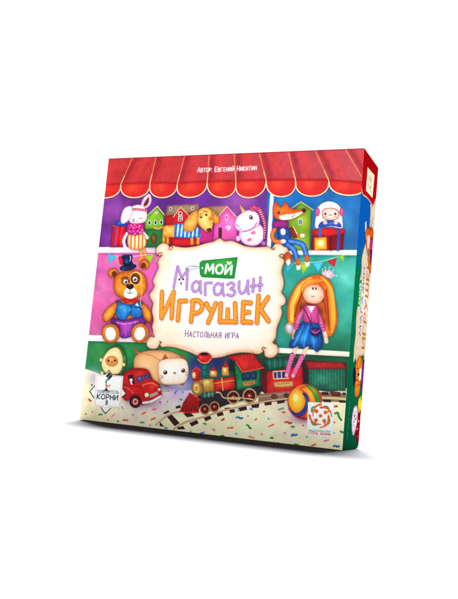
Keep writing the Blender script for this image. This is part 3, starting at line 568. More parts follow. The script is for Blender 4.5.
    S.shape(Z(*o6, [(158, -22), (200, -30), (242, -20), (252, 40), (250, 86), (200, 84), (160, 78), (152, 30)]), (206, 84, 146), edge=(150, 40, 104), ew=1, hl=[(309, 315, 2.5, (230, 120, 176), .8)])
    S.shape(Z(*o6, [(182, -24), (202, 20), (226, -22)]), (252, 246, 250), False); S.line(Z(*o6, [(176, -24), (202, 26), (230, -22)]), 1.1, (232, 120, 176), False); S.line(Z(*o6, [(202, 28), (204, 82)]), .6, (140, 40, 96)); S.line(Z(*o6, [(156, -6), (190, 60), (214, 118)]), .9, (60, 30, 80))
    S.part('doll_print/purple_bag')
    S.shape(zell(*o6, 230, 146, 32, 28), (84, 36, 110), edge=(40, 14, 60), ew=1, hl=[(314, 331, 1.8, (150, 80, 170), .7)]); S.line(Z(*o6, [(204, 138), (230, 152), (258, 136)]), .7, (200, 120, 190))
    S.part('doll_print/hand_mirror')
    S.shape(zell(*o6, 60, 122, 30, 38, -10), (206, 170, 110), edge=(150, 110, 60), ew=.4); S.shape(zell(*o6, 60, 122, 21, 29, -10), (206, 196, 230), edge=(150, 140, 190), ew=.6, hl=[(288.5, 327, 1.5, (250, 246, 255), .9)]); S.line(Z(*o6, [(78, 156), (88, 188)]), 1.2, (196, 150, 90))
    S.part('doll_print')
    S.shape(Z(*o, [(214, 296), (222, 252), (262, 230), (316, 232), (350, 270), (354, 306), (330, 342), (288, 354), (238, 340)]), (252, 214, 190), edge=(222, 120, 96), ew=1.5, hl=[(313, 293, 4, (255, 226, 206), .8), (306.5, 297, 1.8, (250, 170, 150), .6), (321, 297.5, 1.8, (250, 170, 150), .6)])
    for x in (280, 300): S.shape(zell(*o, x, 254, 6, 9), (50, 40, 40)); S.dot(*Z(*o, [(x-1, 251)])[0], .3, WHT)
    S.line(Z(*o, [(268, 303), (279, 307), (290, 304)]), .7, (170, 60, 60))
    S.part('doll_print/hair')
    S.shape(Z(*o, [(208, 300), (196, 270), (216, 222), (260, 190), (320, 186), (350, 206), (318, 216), (262, 232), (232, 250), (220, 280)]), (240, 146, 48), edge=(196, 90, 24), ew=.8, hl=[(309, 281, 3, (255, 200, 90), .8)])
    S.shape(Z(*o, [(330, 196), (356, 210), (376, 262), (372, 330), (358, 352), (352, 300), (344, 250), (322, 226)]), (226, 116, 30), edge=(170, 70, 18), ew=.8, hl=[(326, 288, 2.4, (250, 170, 66), .8)])
    for p in ([(216, 240), (262, 206), (330, 198)], [(210, 260), (240, 222), (300, 204)]): S.line(Z(*o, p), .8, (255, 206, 110), a=.7, soft=.5)
    R = np.random.RandomState(21)
    for i in range(26):
        t = R.rand(); y = 300+R.randn()*2
        S.line([(303.5+t*1.5-t*3, 291), (301-t*3, 300), (298.5-t*3.5, 309), (297-t*4, 317)], .35+.3*R.rand(), [(130, 48, 20), (176, 74, 22), (214, 110, 34)][i % 3], a=.75, soft=.4, mark=False)
        S.line([(324.5+t*2.5, 290), (325.5+t*3, 300), (326+t*3.5, 312), (327+t*3.5, 326)], .35+.3*R.rand(), [(130, 48, 20), (176, 74, 22), (226, 120, 36)][i % 3], a=.75, soft=.4, mark=False)
    for i in range(14):                   # bangs
        t = i/13; S.line([(320+t*3, 279.5+t*1.5), (311-t*2, 281.5+t*2.5), (304-t, 287+t*2), (302.6-t*.4, 293)], .4, [(190, 84, 24), (255, 206, 104), (226, 124, 36)][i % 3], a=.7, soft=.35, mark=False)
    S.part('doll_print/crown')
    S.shape(Z(300, 220, [(142, 352), (146, 328), (158, 342), (164, 318), (178, 336), (192, 316), (198, 338), (216, 334), (214, 352), (234, 366), (214, 372), (206, 386), (176, 378), (150, 364)]), (246, 214, 224), False, edge=(206, 120, 150), ew=.6, hl=[(328, 275, 1.6, (255, 250, 255), .9)])
    for x, y in [(146, 324), (164, 314), (193, 312), (218, 330), (238, 366)]: S.dot(*Z(300, 220, [(x, y)])[0], .55, (255, 246, 250))
    for x, y in [(168, 360), (186, 352), (200, 366)]: S.dot(*Z(300, 220, [(x, y)])[0], .7, (226, 90, 130))
    # ---------------------------------------------------------- wagons
    o = (290, 340)
    S.part('green_wagon_print')
    S.shape([(302, 360), (346.4, 363), (346.6, 388), (303, 388)], (58, 28, 32), False)
    S.shape(Z(*o, [(118, 186), (364, 188), (362, 334), (122, 322)]), (44, 128, 100), False, edge=(24, 80, 66), ew=1.4, stripes=(Z(*o, [(118, 250)])[0], Z(*o, [(364, 250)])[0], 13, (24, 80, 68), .35), hl=[(322, 378, 6, (80, 160, 130), .5)])
    S.part('green_wagon_print/red_roof')
    S.shape(Z(*o, [(96, 138), (340, 146), (376, 182), (372, 190), (118, 192)]), (166, 34, 36), False, edge=(100, 16, 24), ew=.9, hl=[(320, 364, 6, (196, 50, 46), .6)])
    S.part('red_wagon_print')
    S.shape(Z(*o, [(30, 120), (96, 140), (116, 192), (112, 338), (30, 340)]), (46, 36, 40), False)
    S.shape([(261, 368), (267.4, 371.4), (266.4, 395), (261, 391)], (104, 18, 28), False)
    S.shape([(266.4, 371.4), (302, 366), (303.4, 388), (302, 394), (266, 395.6)], (206, 34, 38), False, edge=(136, 14, 26), ew=1.4, hl=[(276, 388, 8, (226, 56, 44), .6)])
    o7 = (230, 335)
    S.shape(Z(*o7, [(276, 236), (382, 232), (382, 286), (282, 292)]), (226, 200, 160), False)
    S.shape(Z(*o7, [(284, 244), (302, 243), (304, 284), (288, 285)]), (40, 62, 110), False); S.shape(Z(*o7, [(308, 242), (332, 241), (333, 282), (310, 283)]), (50, 74, 130), False); S.shape(Z(*o7, [(338, 241), (376, 239), (376, 280), (339, 282)]), (30, 44, 90), False)
    S.shape(Z(*o7, [(282, 308), (330, 302), (412, 302), (414, 336), (380, 344), (286, 344)]), (206, 158, 92), False, edge=(140, 90, 40), ew=.6); S.shape(Z(*o7, [(292, 313), (404, 308), (404, 332), (296, 337)]), (226, 190, 126), False, edge=(170, 120, 60), ew=.4)
    for i in range(5): S.line(Z(*o7, [(312+i*17, 323-i), (322+i*17, 322-i)]), .9, (150, 100, 60))
    S.part('red_wagon_print/green_roof')
    S.shape(Z(*o7, [(212, 164), (240, 154), (380, 146), (404, 168), (398, 212), (250, 232), (238, 210)]), (28, 100, 82), False, edge=(12, 54, 48), ew=1.2, stripes=(Z(*o7, [(220, 190)])[0], Z(*o7, [(400, 190)])[0], 5, (50, 136, 110), .4))
    S.part('red_wagon_print')
    S.line([(262, 397), (306, 393.6)], 2.6, (48, 30, 34), False)
    # socks and shoes hang in front of the wagon
    S.part('doll_print/sock')
    for a, b, c in [((78, 300), (62, 350), (42, 428)), ((142, 310), (118, 360), (84, 432))]:
        S.line(Z(*o6, [a, b, c]), 4.6, (214, 90, 150), edge=(160, 40, 110), dash=(2.2, (234, 136, 184), .35, 1)); S.dot(*Z(*o6, [c])[0], 1.8, (246, 200, 196), edge=(200, 120, 140), ew=.4)
    # ---------------------------------------------------------- track
    S.part('railway_track_print')
    for p in [[(300, 391), (346, 393.5), (346, 402.5), (300, 400)], [(258, 394), (302, 390), (302, 400), (258, 403)]]:
        S.shape(p, (150, 116, 104), False)
    T5 = lambda p: Z(160, 370, p); T6 = lambda p: Z(230, 370, p)
    S.line([(160, 421), (166, 416.5), (173, 413), (185, 409.5), (215, 404), (250, 398), (300, 392)], 1, (190, 150, 120), soft=.5)
    for q in [T5([(45, 305), (75, 290), (128, 345), (95, 366)]), T5([(150, 282), (196, 276), (222, 300), (176, 308)]), T5([(190, 345), (240, 325), (252, 346), (206, 368)]), T5([(280, 302), (322, 292), (336, 318), (296, 334)]), T5([(365, 276), (406, 268), (416, 294), (376, 304)]),
              T5([(112, 374), (150, 364), (164, 386), (114, 386)]), T5([(-2, 336), (26, 370), (-4, 364)]), T5([(18, 280), (52, 262), (64, 272), (30, 288)]), T5([(100, 238), (130, 228), (136, 246), (104, 252)]), T5([(420, 248), (456, 244), (458, 262), (425, 266)]), T6([(-4, 256), (30, 258), (30, 276), (-4, 280)]), T6([(50, 246), (105, 236), (110, 260), (60, 270)]), T6([(135, 226), (190, 216), (186, 246), (142, 248)]), T6([(220, 206), (270, 198), (270, 228), (226, 232)]), T6([(305, 194), (355, 188), (356, 214), (308, 222)]),
              Z(290, 340, [(205, 340), (248, 340), (252, 362), (208, 360)]), Z(290, 340, [(268, 344), (328, 344), (330, 368), (272, 366)]), Z(290, 340, [(214, 388), (266, 390), (268, 408), (218, 406)]), Z(290, 340, [(318, 392), (362, 395), (362, 412), (322, 410)]), Z(290, 340, [(342, 344), (364, 344), (364, 362), (344, 360)])]:
        S.shape(q, (74, 42, 42), False, edge=(40, 24, 30), ew=.8)
    S.line([(173.4, 429.2), (180, 424.6), (188, 421), (204.3, 416.4), (221, 411), (231, 408.6), (245, 405.4), (268, 401), (290, 398.4), (305, 397)], 1.7, (196, 150, 116), edge=(120, 76, 60), hl=(236, 200, 170))
    S.line([(156, 424.6), (163, 418), (170, 413.8), (182, 411)], 1.5, (200, 160, 130), edge=(130, 90, 70), hl=(238, 206, 180))
    S.line(Z(290, 340, [(200, 378), (300, 382), (370, 388)]), 2.4, (216, 196, 140), False, edge=(150, 116, 80))
    # ---------------------------------------------------------- locomotive
    c4 = lambda p: Z(190, 330, p); c5 = lambda p: Z(160, 370, p); c7 = lambda p: Z(230, 335, p)
    S.part('locomotive_print')
    S.shape([(198, 393), (206, 388), (258, 386), (258, 395), (248, 399), (228, 404), (212, 410), (200, 408)], (52, 44, 56), True, edge=(28, 22, 34), ew=1.2)
    S.part('locomotive_print/cowcatcher')
    S.shape(c5([(192, 150), (210, 156), (262, 196), (252, 276), (190, 278), (128, 268), (150, 214)]), (120, 20, 28), False, edge=(70, 8, 20), ew=.8)
    for i in range(7):
        t = i/6; S.line(c5([(196+t*56, 158+t*30), (134+t*112, 268+t*6)]), 1.4, (200, 36, 36), edge=(140, 16, 26))
    S.line(c5([(128, 269), (190, 277), (252, 275)]), 1.4, (210, 44, 44)); S.line(c5([(190, 152), (262, 194)]), 1.4, (200, 40, 40))
    S.part('locomotive_print/red_boiler')
    S.shape(c4([(146, 326), (300, 300), (308, 384), (156, 402)]), (204, 32, 36), False, edge=(130, 12, 24), ew=1.2, hl=[(225, 382, 8, (240, 90, 60), .7)])
    S.line(c4([(206, 316), (214, 396)]), 1.0, (236, 186, 90)); S.line(c4([(150, 350), (304, 326)]), .6, (236, 186, 90))
    S.part('locomotive_print/brass_boiler_front')
    S.shape(c4([(50, 334), (142, 318), (152, 330), (158, 396), (146, 406), (56, 428)]), (226, 180, 86), True, edge=(140, 90, 30), ew=1.2, grad=(c4([(90, 340)])[0], c4([(100, 415)])[0], (170, 116, 50)), hl=[(206, 382, 3, (255, 240, 170), .9)])
    S.line(c4([(78, 328), (90, 420)]), .7, (120, 76, 30))
    S.shape(zell(190, 330, 46, 382, 38, 50, -5), (196, 146, 66), edge=(110, 66, 24), ew=.8); S.shape(zell(190, 330, 42, 382, 26, 36, -5), (232, 196, 120), edge=(150, 100, 40), ew=.8, hl=[(196, 386, 1.6, (255, 244, 200), .9)]); S.shape(zell(190, 330, 40, 382, 10, 16), (206, 160, 84), edge=(140, 90, 40), ew=.4)
    S.part('locomotive_print/chimney')
    S.shape(c4([(76, 216), (110, 216), (108, 312), (76, 316)]), (24, 130, 118), False, edge=(10, 70, 70), ew=.8, hl=[(203, 370, 1.4, (100, 200, 180), .7)])
    for y in (232, 262, 304): S.line(c4([(72, y), (112, y-2)]), 1.2, (20, 90, 90))
    S.shape(zell(190, 330, 92, 184, 46, 36), (206, 36, 40), edge=(130, 12, 26), ew=1.2, hl=[(200, 357, 2.6, (246, 110, 90), .8)]); S.shape(zell(190, 330, 92, 160, 34, 13), (170, 24, 32)); S.shape(zell(190, 330, 92, 158, 26, 9), (40, 14, 20)); S.line(c4([(48, 192), (70, 212), (92, 217), (116, 212), (137, 190)]), .9, (240, 150, 110))
    S.part('locomotive_print/lantern')
    S.shape(c4([(14, 268), (40, 246), (64, 266), (68, 326), (44, 334), (16, 328)]), (200, 32, 36), False, edge=(120, 10, 24), ew=.8); S.shape(zell(190, 330, 24, 296, 13, 22), (252, 232, 170), edge=(220, 140, 60), ew=.6, hl=[(193.4, 375, 1, (255, 255, 240), .9)]); S.line(c4([(12, 270), (40, 244), (66, 266)]), 1, (226, 70, 56), False)
    S.part('locomotive_print/brass_dome')
    for cx, cy, h in [(151, 280, 34), (230, 262, 48)]:
        S.shape(c4([(cx-22, cy+h*.7), (cx-24, cy-h*.2), (cx-14, cy-h*.6), (cx+14, cy-h*.6), (cx+24, cy-h*.2), (cx+22, cy+h*.7), (cx, cy+h*.8)]), (222, 170, 90), edge=(140, 90, 40), ew=.8, hl=[(190+(cx-5)*.1528, 330+cy*.1528, 1.4, (255, 244, 200), .9)])
        S.shape(c4([(cx-22, cy-h*.45), (cx-10, cy-h*.75), (cx, cy-h*1.3), (cx+10, cy-h*.75), (cx+22, cy-h*.45), (cx, cy-h*.35)]), (206, 40, 40), edge=(140, 16, 26), ew=.6)
    S.part('locomotive_print/green_cab')
    S.shape(c7([(-6, 165), (30, 176), (72, 240), (44, 362), (36, 360), (26, 240), (-8, 236)]), (24, 46, 60), False, edge=(14, 26, 44), ew=1)
    S.shape(c7([(26, 176), (76, 238), (200, 212), (190, 334), (42, 362)]), (20, 140, 84), False, edge=(10, 84, 54), ew=1.3, hl=[(238, 385, 4, (60, 180, 110), .7)])
    S.shape(c7([(70, 252), (178, 236), (174, 290), (74, 302)]), (24, 100, 80), False)
    for a, b in [(76, 96), (102, 136), (142, 172)]: S.shape(c7([(a, 256-(a-70)*.14), (b, 256-(b-70)*.14), (b, 297-(b-70)*.1), (a, 297-(a-70)*.1)]), (34, 52, 104), False, edge=(16, 24, 60), ew=.6, hl=[(230+a*.1528+1.5, 376, 1.5, (90, 120, 180), .6)])
    S.shape(c7([(80, 308), (100, 304), (164, 298), (166, 318), (140, 330), (84, 334)]), (206, 160, 90), False, edge=(140, 90, 40), ew=.6)
    for i in range(3): S.line(c7([(98+i*20, 318-i*2), (108+i*20, 317-i*2)]), .8, (140, 90, 50))
    S.part('locomotive_print/red_roof')
    S.shape(c7([(-20, 142), (60, 128), (150, 122), (216, 212), (214, 220), (80, 242), (34, 178)]), (214, 40, 38), False, edge=(140, 16, 26), ew=1, stripes=(c7([(20, 200)])[0], c7([(216, 160)])[0], 10, (170, 24, 32), .35), hl=[(244, 364, 5, (236, 70, 50), .6)])
    S.line(c7([(36, 176), (80, 242), (216, 216)]), 1, (236, 90, 60), False)
    S.part('locomotive_print/steam_cylinder')
    S.shape(c5([(266, 156), (290, 146), (352, 142), (358, 164), (320, 178), (274, 184)]), (24, 120, 112), edge=(8, 60, 66), ew=.8, hl=[(209, 394, 2, (110, 200, 190), .6)])
    for x in (290, 316, 340): S.line(c5([(x, 146), (x+4, 178)]), .6, (190, 160, 90))
    S.part('locomotive_print/wheel')
    def wheel(x, y, r, ang=0):
        S.dot(x, y, r, (214, 186, 140), ry=r*1.08, edge=(130, 90, 60), ew=.5); S.dot(x, y, r*.78, (56, 22, 26), ry=r*.84)
        for k in range(8): S.line([(x, y), (x+math.cos(k*.785)*r*.74, y+math.sin(k*.785)*r*.8)], .6, (150, 40, 36), False)
        S.dot(x, y, r*.34, (206, 60, 40), edge=(120, 20, 20), ew=.4); S.dot(x-.3, y-.3, r*.13, (250, 190, 120))
    wheel(*c5([(292, 256)])[0], 5.2); wheel(*c5([(355, 240)])[0], 5.2); wheel(*c7([(20, 408)])[0], 6.6); wheel(*c7([(126, 398)])[0], 7.4)
    S.part('locomotive_print/coupling_rod')
    S.line(c5([(366, 146), (392, 150), (420, 182), (520, 190)]), 1.4, (226, 196, 140), edge=(150, 110, 70)); S.line(c7([(-12, 412), (60, 410), (148, 422)]), 1.3, (220, 190, 140), edge=(150, 110, 70))
    S.part('red_wagon_print/wheel')
    for x, y in [(c7([(280, 396)])[0]), (c7([(300, 396)])[0])]: pass
    S.shape(ell(274, 396.5, 3.4, 2.4), (120, 84, 56), edge=(60, 34, 30), ew=.6); S.shape(ell(286, 395.4, 3, 2.2), (100, 66, 50), edge=(60, 34, 30), ew=.6)
    S.part('green_wagon_print/wheel'); S.shape(Z(290, 340, [(262, 340), (272, 358), (296, 366), (318, 358), (328, 342)]), (120, 50, 44), edge=(60, 24, 24), ew=.6)
    # ---------------------------------------------------------- ball
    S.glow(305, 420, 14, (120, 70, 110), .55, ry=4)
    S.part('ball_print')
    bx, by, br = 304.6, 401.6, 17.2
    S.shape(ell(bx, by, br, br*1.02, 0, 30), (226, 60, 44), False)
    P2 = lambda pts: [(bx+x*br, by+y*br) for x, y in pts]
    S.shape(P2([(-.97, 0), (-.9, -.4), (-.55, -.78), (-.15, -.64), (.03, -.2), (.02, .2), (-.2, .53), (-.5, .66), (-.82, .45)]), (250, 184, 40), edge=(232, 120, 36), ew=1.6, hl=[(bx-8, by-2, 7, (255, 226, 96), .9)])
    S.shape(P2([(-.55, -.82), (-.2, -.97), (0, -.98), (.12, -.86), (-.15, -.68)]), (238, 120, 44))
    S.shape(P2([(-.15, -.5), (.1, -.42), (.24, 0), (.16, .4), (-.08, .75), (-.35, .92), (-.7, .75), (-.86, .48), (-.5, .66), (-.2, .52), (0, .2), (.03, -.15)]), (50, 84, 166), edge=(34, 40, 110), ew=.8, hl=[(bx+2, by, 3, (96, 140, 206), .8)])
    S.shape(P2([(-.2, -.72), (.14, -.86), (.5, -.5), (.64, 0), (.56, .5), (.3, .88), (0, .92), (.18, .45), (.27, 0), (.12, -.42)]), (244, 156, 40), edge=(226, 90, 36), ew=1.0, hl=[(bx+4, by-7, 6, (250, 214, 70), .9)])
    S.shape(P2([(0, -.98), (.4, -.92), (.76, -.6), (.92, -.1), (.86, .32), (.68, .3), (.62, -.1), (.45, -.5), (.14, -.86)]), (74, 156, 50), edge=(40, 110, 40), ew=.8, hl=[(bx+8, by-11, 5, (170, 206, 60), .8)])
    S.line(P2([(.7, -.66), (.9, -.35), (.95, .05), (.88, .42)]), 1.4, (214, 60, 40), soft=.5)
    S.shape(ell(bx, by, br, br*1.02, 0, 30), (0, 0, 0), False, a=0, ol=((150, 40, 60), .5))
    S.line(P2([(-.9, .42), (-.6, .8), (-.1, .99), (.4, .92), (.85, .5)]), 2.4, (130, 20, 70), a=.5, soft=2)
    S.dot(bx-9.5, by-4, 2.6, (255, 246, 200), ry=3.6, a=.7)
    # ---------------------------------------------------------- avocado toy
    o = (90, 320)
    S.part('avocado_toy_print')
    S.shape(Z(*o, [(84, 300), (94, 236), (134, 184), (180, 164), (216, 184), (240, 246), (236, 300), (206, 356), (140, 360)]), (56, 130, 60), edge=(20, 70, 40), ew=1.6, hl=[(125, 358, 3, (130, 190, 80), .8)])
    S.shape(Z(*o, [(76, 300), (86, 250), (120, 200), (164, 180), (196, 200), (214, 262), (206, 322), (176, 352), (108, 350)]), (244, 222, 170), edge=(216, 180, 110), ew=1.2, hl=[(108, 360, 5, (252, 240, 204), .8)])
    for x, y in [(72, 262), (220, 292), (78, 346)]: S.shape(zell(*o, x, y, 10, 12), (240, 216, 160), edge=(200, 160, 90), ew=.5)
    S.part('avocado_toy_print/face')
    S.shape(zell(*o, 142, 270, 42, 35, 6), (222, 150, 84), edge=(180, 104, 50), ew=.9, hl=[(111, 359, 2.5, (240, 184, 120), .7)])
    for x in (120, 163): S.dot(*Z(*o, [(x, 266)])[0], 1.1, (60, 30, 20))
    S.line(Z(*o, [(134, 272), (142, 277), (150, 272)]), .6, (110, 50, 30))
    # bread cat
    o = (140, 330)
    S.part('bread_cat_print')
    S.line([(134.6, 349.4), (136, 352), (138.6, 355)], 2.4, (190, 80, 50), edge=(130, 50, 36))
    S.shape([(133.6, 364), (134.4, 358), (140, 353), (150, 350.6), (166, 351), (178, 355), (184, 362), (176, 382), (160, 384), (146, 384), (135, 374)], (238, 184, 130), edge=(190, 120, 80), ew=1.8, hl=[(146, 366, 7, (248, 206, 156), .8), (160, 356, 6, (244, 196, 140), .8)])
    S.line([(137, 353), (150, 355.4), (160, 360.5)], .8, (196, 130, 90), soft=.5); S.line([(160, 360), (160, 372), (158, 384)], .8, (200, 136, 96), soft=.5)
    for p in ([(142, 196), (162, 158), (190, 196)], [(252, 190), (282, 158), (294, 200)]): S.shape(Z(*o, p), (206, 84, 60), False, edge=(150, 50, 40), ew=.6)
    for x, y in [(170, 358), (276, 352)]: S.shape(zell(*o, x, y, 14, 11), (206, 110, 66), edge=(150, 60, 36), ew=.6)
    S.shape(Z(*o, [(118, 276), (124, 212), (162, 192), (220, 186), (276, 188), (308, 216), (314, 284), (290, 342), (220, 356), (144, 348)]), (250, 238, 220), edge=(224, 180, 140), ew=1.3, hl=[(172, 370, 7, (255, 250, 240), .9)])
    for x, y in [(164, 278), (281, 266)]: S.dot(*Z(*o, [(x, y)])[0], 2.1, (60, 30, 24), edge=(110, 60, 40), ew=.4); S.dot(*Z(*o, [(x-4, y-5)])[0], .6, WHT)
    S.dot(*Z(*o, [(225, 282)])[0], 1.3, (180, 90, 70), ry=1.1); pass
    for a, b in [((134, 300), (150, 304)), ((134, 316), (150, 312)), ((296, 280), (308, 276)), ((296, 292), (310, 294))]: S.line(Z(*o, [a, b]), .6, (130, 80, 60))
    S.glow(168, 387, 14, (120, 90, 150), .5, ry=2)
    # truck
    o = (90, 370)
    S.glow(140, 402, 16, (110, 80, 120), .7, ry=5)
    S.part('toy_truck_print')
    S.shape(Z(*o, [(214, 36), (240, 6), (300, -12), (366, -6), (392, 20), (410, 60), (448, 90), (462, 130), (458, 176), (360, 222), (330, 214), (310, 176), (276, 170), (250, 200), (214, 180), (204, 100)]), (206, 26, 30), True, edge=(130, 8, 20), ew=1.6, hl=[(152, 385, 4, (240, 80, 60), .8), (139, 374, 4, (236, 60, 50), .7), (134, 392, 3, (230, 50, 44), .7)])
    S.line(Z(*o, [(214, 96), (290, 108), (330, 104), (400, 70)]), .8, (130, 10, 20), soft=.4); S.line(Z(*o, [(330, 110), (350, 150), (352, 200)]), .8, (150, 10, 20), soft=.4)
    S.line(Z(*o, [(340, 100), (400, 84), (440, 104)]), 1.4, (246, 120, 90), soft=1); S.line(Z(*o, [(226, 110), (256, 126), (280, 150)]), 1.2, (240, 100, 80), soft=1)
    S.part('toy_truck_print/window')
    S.shape(Z(*o, [(246, 38), (280, 28), (294, 92), (256, 86)]), (40, 30, 50), False, edge=(20, 10, 24), ew=.6); S.shape(Z(*o, [(302, 46), (340, 34), (350, 72), (310, 84)]), (84, 92, 146), False, edge=(40, 36, 80), ew=.8, hl=[(139, 378, 1.6, (150, 150, 190), .8)]); S.shape(Z(*o, [(350, 32), (382, 22), (394, 54), (358, 68)]), (84, 92, 146), False, edge=(40, 36, 80), ew=.8)
    S.dot(*Z(*o, [(268, 66)])[0], 1.7, (236, 220, 216)); S.line(Z(*o, [(266, 76), (272, 90)]), 2, (226, 206, 206))
    S.part('toy_truck_print/headlight')
    for x, y, r in [(370, 162, 2.5), (452, 128, 1.8)]: S.dot(*Z(*o, [(x, y)])[0], r, (250, 236, 190), edge=(190, 150, 90), ew=.5, ol=((120, 20, 20), .4))
    S.part('toy_truck_print/grille')
    S.shape(Z(*o, [(388, 160), (440, 140), (444, 158), (392, 182)]), (190, 180, 170), False, stripes=(Z(*o, [(388, 160)])[0], Z(*o, [(442, 145)])[0], 6, (90, 40, 44), .4))
    S.part('toy_truck_print/bumper'); S.line(Z(*o, [(348, 214), (400, 204), (460, 172)]), 2.6, (236, 228, 224), edge=(150, 130, 140))
    S.part('toy_truck_print/wheel')
    p = Z(*o, [(296, 206)])[0]; S.dot(*p, 6.0, (48, 30, 38), ry=6.4, edge=(20, 10, 18), ew=.8, ang=-10); S.dot(*p, 3.8, (150, 30, 36), ry=4.2); S.dot(*p, 2.6, (236, 206, 196), ry=2.9); S.dot(*p, 1.7, (190, 40, 40))
    # ---------------------------------------------------------- confetti
    S.part('confetti_floor_print')
    RD, OR, GR, BL, PK, PU, TQ = (206, 50, 36), (226, 104, 40), (46, 140, 60), (40, 110, 190), (222, 90, 150), (120, 80, 170), (40, 160, 170)
    conf = [(90, 400, RD, 2, 30), (86, 413.6, RD, .9, 80), (92.5, 411.8, PK, .9, 0), (99.5, 414.5, TQ, 1.2, 0), (92, 385, GR, 1.4, -20), (122, 407, BL, 3.4, 45), (113, 414.8, PK, 3.4, -35), (101, 414, BL, 2.6, 10), (125.5, 419.6, RD, 4.2, 5), (133, 414.5, TQ, 1.2, 0), (143.5, 412.8, RD, 3.4, -20), (142, 422, GR, 3.4, 5), (154.5, 408.8, PK, 3.8, -5), (153, 418.6, OR, 3.2, -30), (160, 402, PU, 1.6, 20),
            (176, 390.8, BL, 3.4, -30), (181, 399.4, GR, 2.6, 20), (167, 401.4, GR, 1.6, -40), (168, 391, PK, 1, 0), (182.6, 392.2, BL, 1, 0), (175, 393, PU, 2, -30), (204.6, 423.4, GR, 2.8, 15), (202, 432.4, BL, 3.6, -10), (222.5, 419.4, RD, 2, -30), (228.4, 427.6, OR, 2.6, 0), (213.6, 429.4, PK, 2.2, 15), (222, 435.6, GR, 1.6, 0), (190, 431.6, BL, 1.6, -20),
            (239.2, 417.6, BL, 4.4, 5), (247.6, 415.8, PK, 1.1, 0), (255.4, 419.2, RD, 1.9, -20), (248.6, 426.4, GR, 4, 40), (270.6, 425.2, RD, 5, -20), (263.8, 411.4, RD, 1.3, 0), (268.2, 418.6, TQ, 1.4, 0), (280.6, 408.6, GR, 4.6, -12), (283.4, 412.2, OR, 1.7, 0), (288, 422.4, RD, 4.8, 4), (284.6, 432.8, PK, 1.2, 0), (292.4, 426.6, GR, 1.6, 0), (293.4, 435, BL, 5, -8), (251.4, 436.8, OR, 4.6, 22), (261.4, 434, PK, 1.1, 0), (271.4, 437.6, GR, 1.6, 0), (236, 433.4, TQ, 1.7, 10), (231.6, 427.4, RD, 2, 0), (251, 409, BL, 2.4, 20), (238, 410, TQ, 1.6, 0),
            (303, 425.4, RD, 1.1, 0), (292.6, 426.4, TQ, 1.1, 0), (294, 434.6, BL, 3.8, -4), (306.4, 436.8, BL, 1, 0), (313.2, 444.6, RD, 3.8, -15), (326, 440.2, PK, 4.4, -8), (335.6, 406.4, RD, 1.7, -10), (334.2, 422.4, RD, 1, 0), (341.6, 431.8, GR, 2, 20), (336, 446, BL, 4.2, 0), (296, 444, GR, 3.6, 10), (334, 432.8, TQ, .8, 0), (278, 442.6, PK, 1.4, 0), (100, 404, OR, 1, 0), (128, 400, PU, 1.2, 30), (166, 427.6, BL, 2.2, 15), (184, 433, RD, 1.4, 0), (150, 425, TQ, 1, 0), (118, 421, GR, 1.3, 0), (108, 419.6, OR, 1, 0)]
    for x, y, c, L, a in conf:
        L = L*1.32
        a = math.radians(a); dx, dy = math.cos(a)*L/2, math.sin(a)*L/2; lc = tuple(min(255, v+50) for v in c)
        if L < 2: S.dot(x, y, .55+L*.3, c, ry=.5+L*.22)
        elif int(x*7) % 3:
            S.shape([(x-dx-dy*.45, y-dy+dx*.2-.85), (x+dx-dy*.3, y+dy-1), (x+dx+.2, y+dy+.9), (x-dx, y-dy+1.05)], c, False, grad=((x-dx, y-dy), (x+dx, y+dy), lc))
        else:
            S.line([(x-dx, y-dy), (x-dx*.3+dy*.18, y-dy*.3-dx*.18), (x+dx*.3-dy*.18, y+dy*.3+dx*.18), (x+dx, y+dy)], 1.7, c)
            S.line([(x-dx*.9, y-dy*.9-.2), (x-dx*.3+dy*.18, y-dy*.3-dx*.18-.2)], .6, lc, soft=.4)
    S.line([(335, 413.4), (337.6, 412.8), (338.6, 416.4), (341, 420)], 1.8, GR)
    # ---------------------------------------------------------- award badge
    o = (90, 370); z = lambda p: Z(*o, p)
    S.part('award_badge')
    S.shape(z([(124, -2), (238, 152), (100, 288), (-6, 140)]), (44, 50, 44), False, hl=[(117, 408, 4, (60, 110, 60), .7), (100, 411, 3, (150, 80, 50), .6)])
    S.shape(z([(124, 6), (231, 152), (101, 279), (2, 140)]), (240, 242, 238), False)
    S.shape(z([(36, 28), (216, 40), (200, 252), (28, 238)]), (246, 247, 244), False, ol=((206, 206, 200), .4))
    for a, b in [((42, 36), (104, 40)), ((148, 42), (208, 46)), ((208, 46), (194, 244)), ((36, 230), (90, 236)), ((120, 238), (192, 246)), ((42, 36), (36, 230))]: S.line(z([a, b]), .4, (226, 120, 110))
    S.shape(z([(125, 12), (148, 40), (124, 64), (104, 40)]), (30, 38, 46), False); S.line(z([(114, 50), (136, 30)]), .6, (150, 160, 150))
    S.line(z([(126, 60), (108, 66), (104, 84)]), 1.5, (50, 150, 80)); S.line(z([(104, 96), (118, 108), (130, 98)]), 1.3, (224, 96, 50)); S.line(z([(108, 70), (106, 118)]), .6, (60, 80, 60))
    S.shape(z([(106, 112), (120, 136), (92, 134)]), (36, 40, 44), False); S.line(z([(84, 135), (128, 138)]), .6, (60, 64, 64))
    S.text('победитель', z([(48, 148)])[0], z([(186, 154)])[0], 2.7, .5, (90, 92, 96))
    S.text('КОРНИ', z([(46, 186)])[0], z([(180, 196)])[0], 4.6, 1.05, (56, 62, 72))
    S.text('8', z([(102, 224)])[0], z([(114, 225)])[0], 4, .9, (56, 66, 80))
    # ---------------------------------------------------------- publisher sticker
    z = lambda p: Z(305, 398, p, 40)
    S.part('publisher_sticker')
    S.shape(z([(40, 46), (318, 62), (326, 72), (314, 440), (306, 446), (24, 428), (18, 420), (32, 54)]), (250, 250, 248), False, ol=((214, 210, 204), .3))
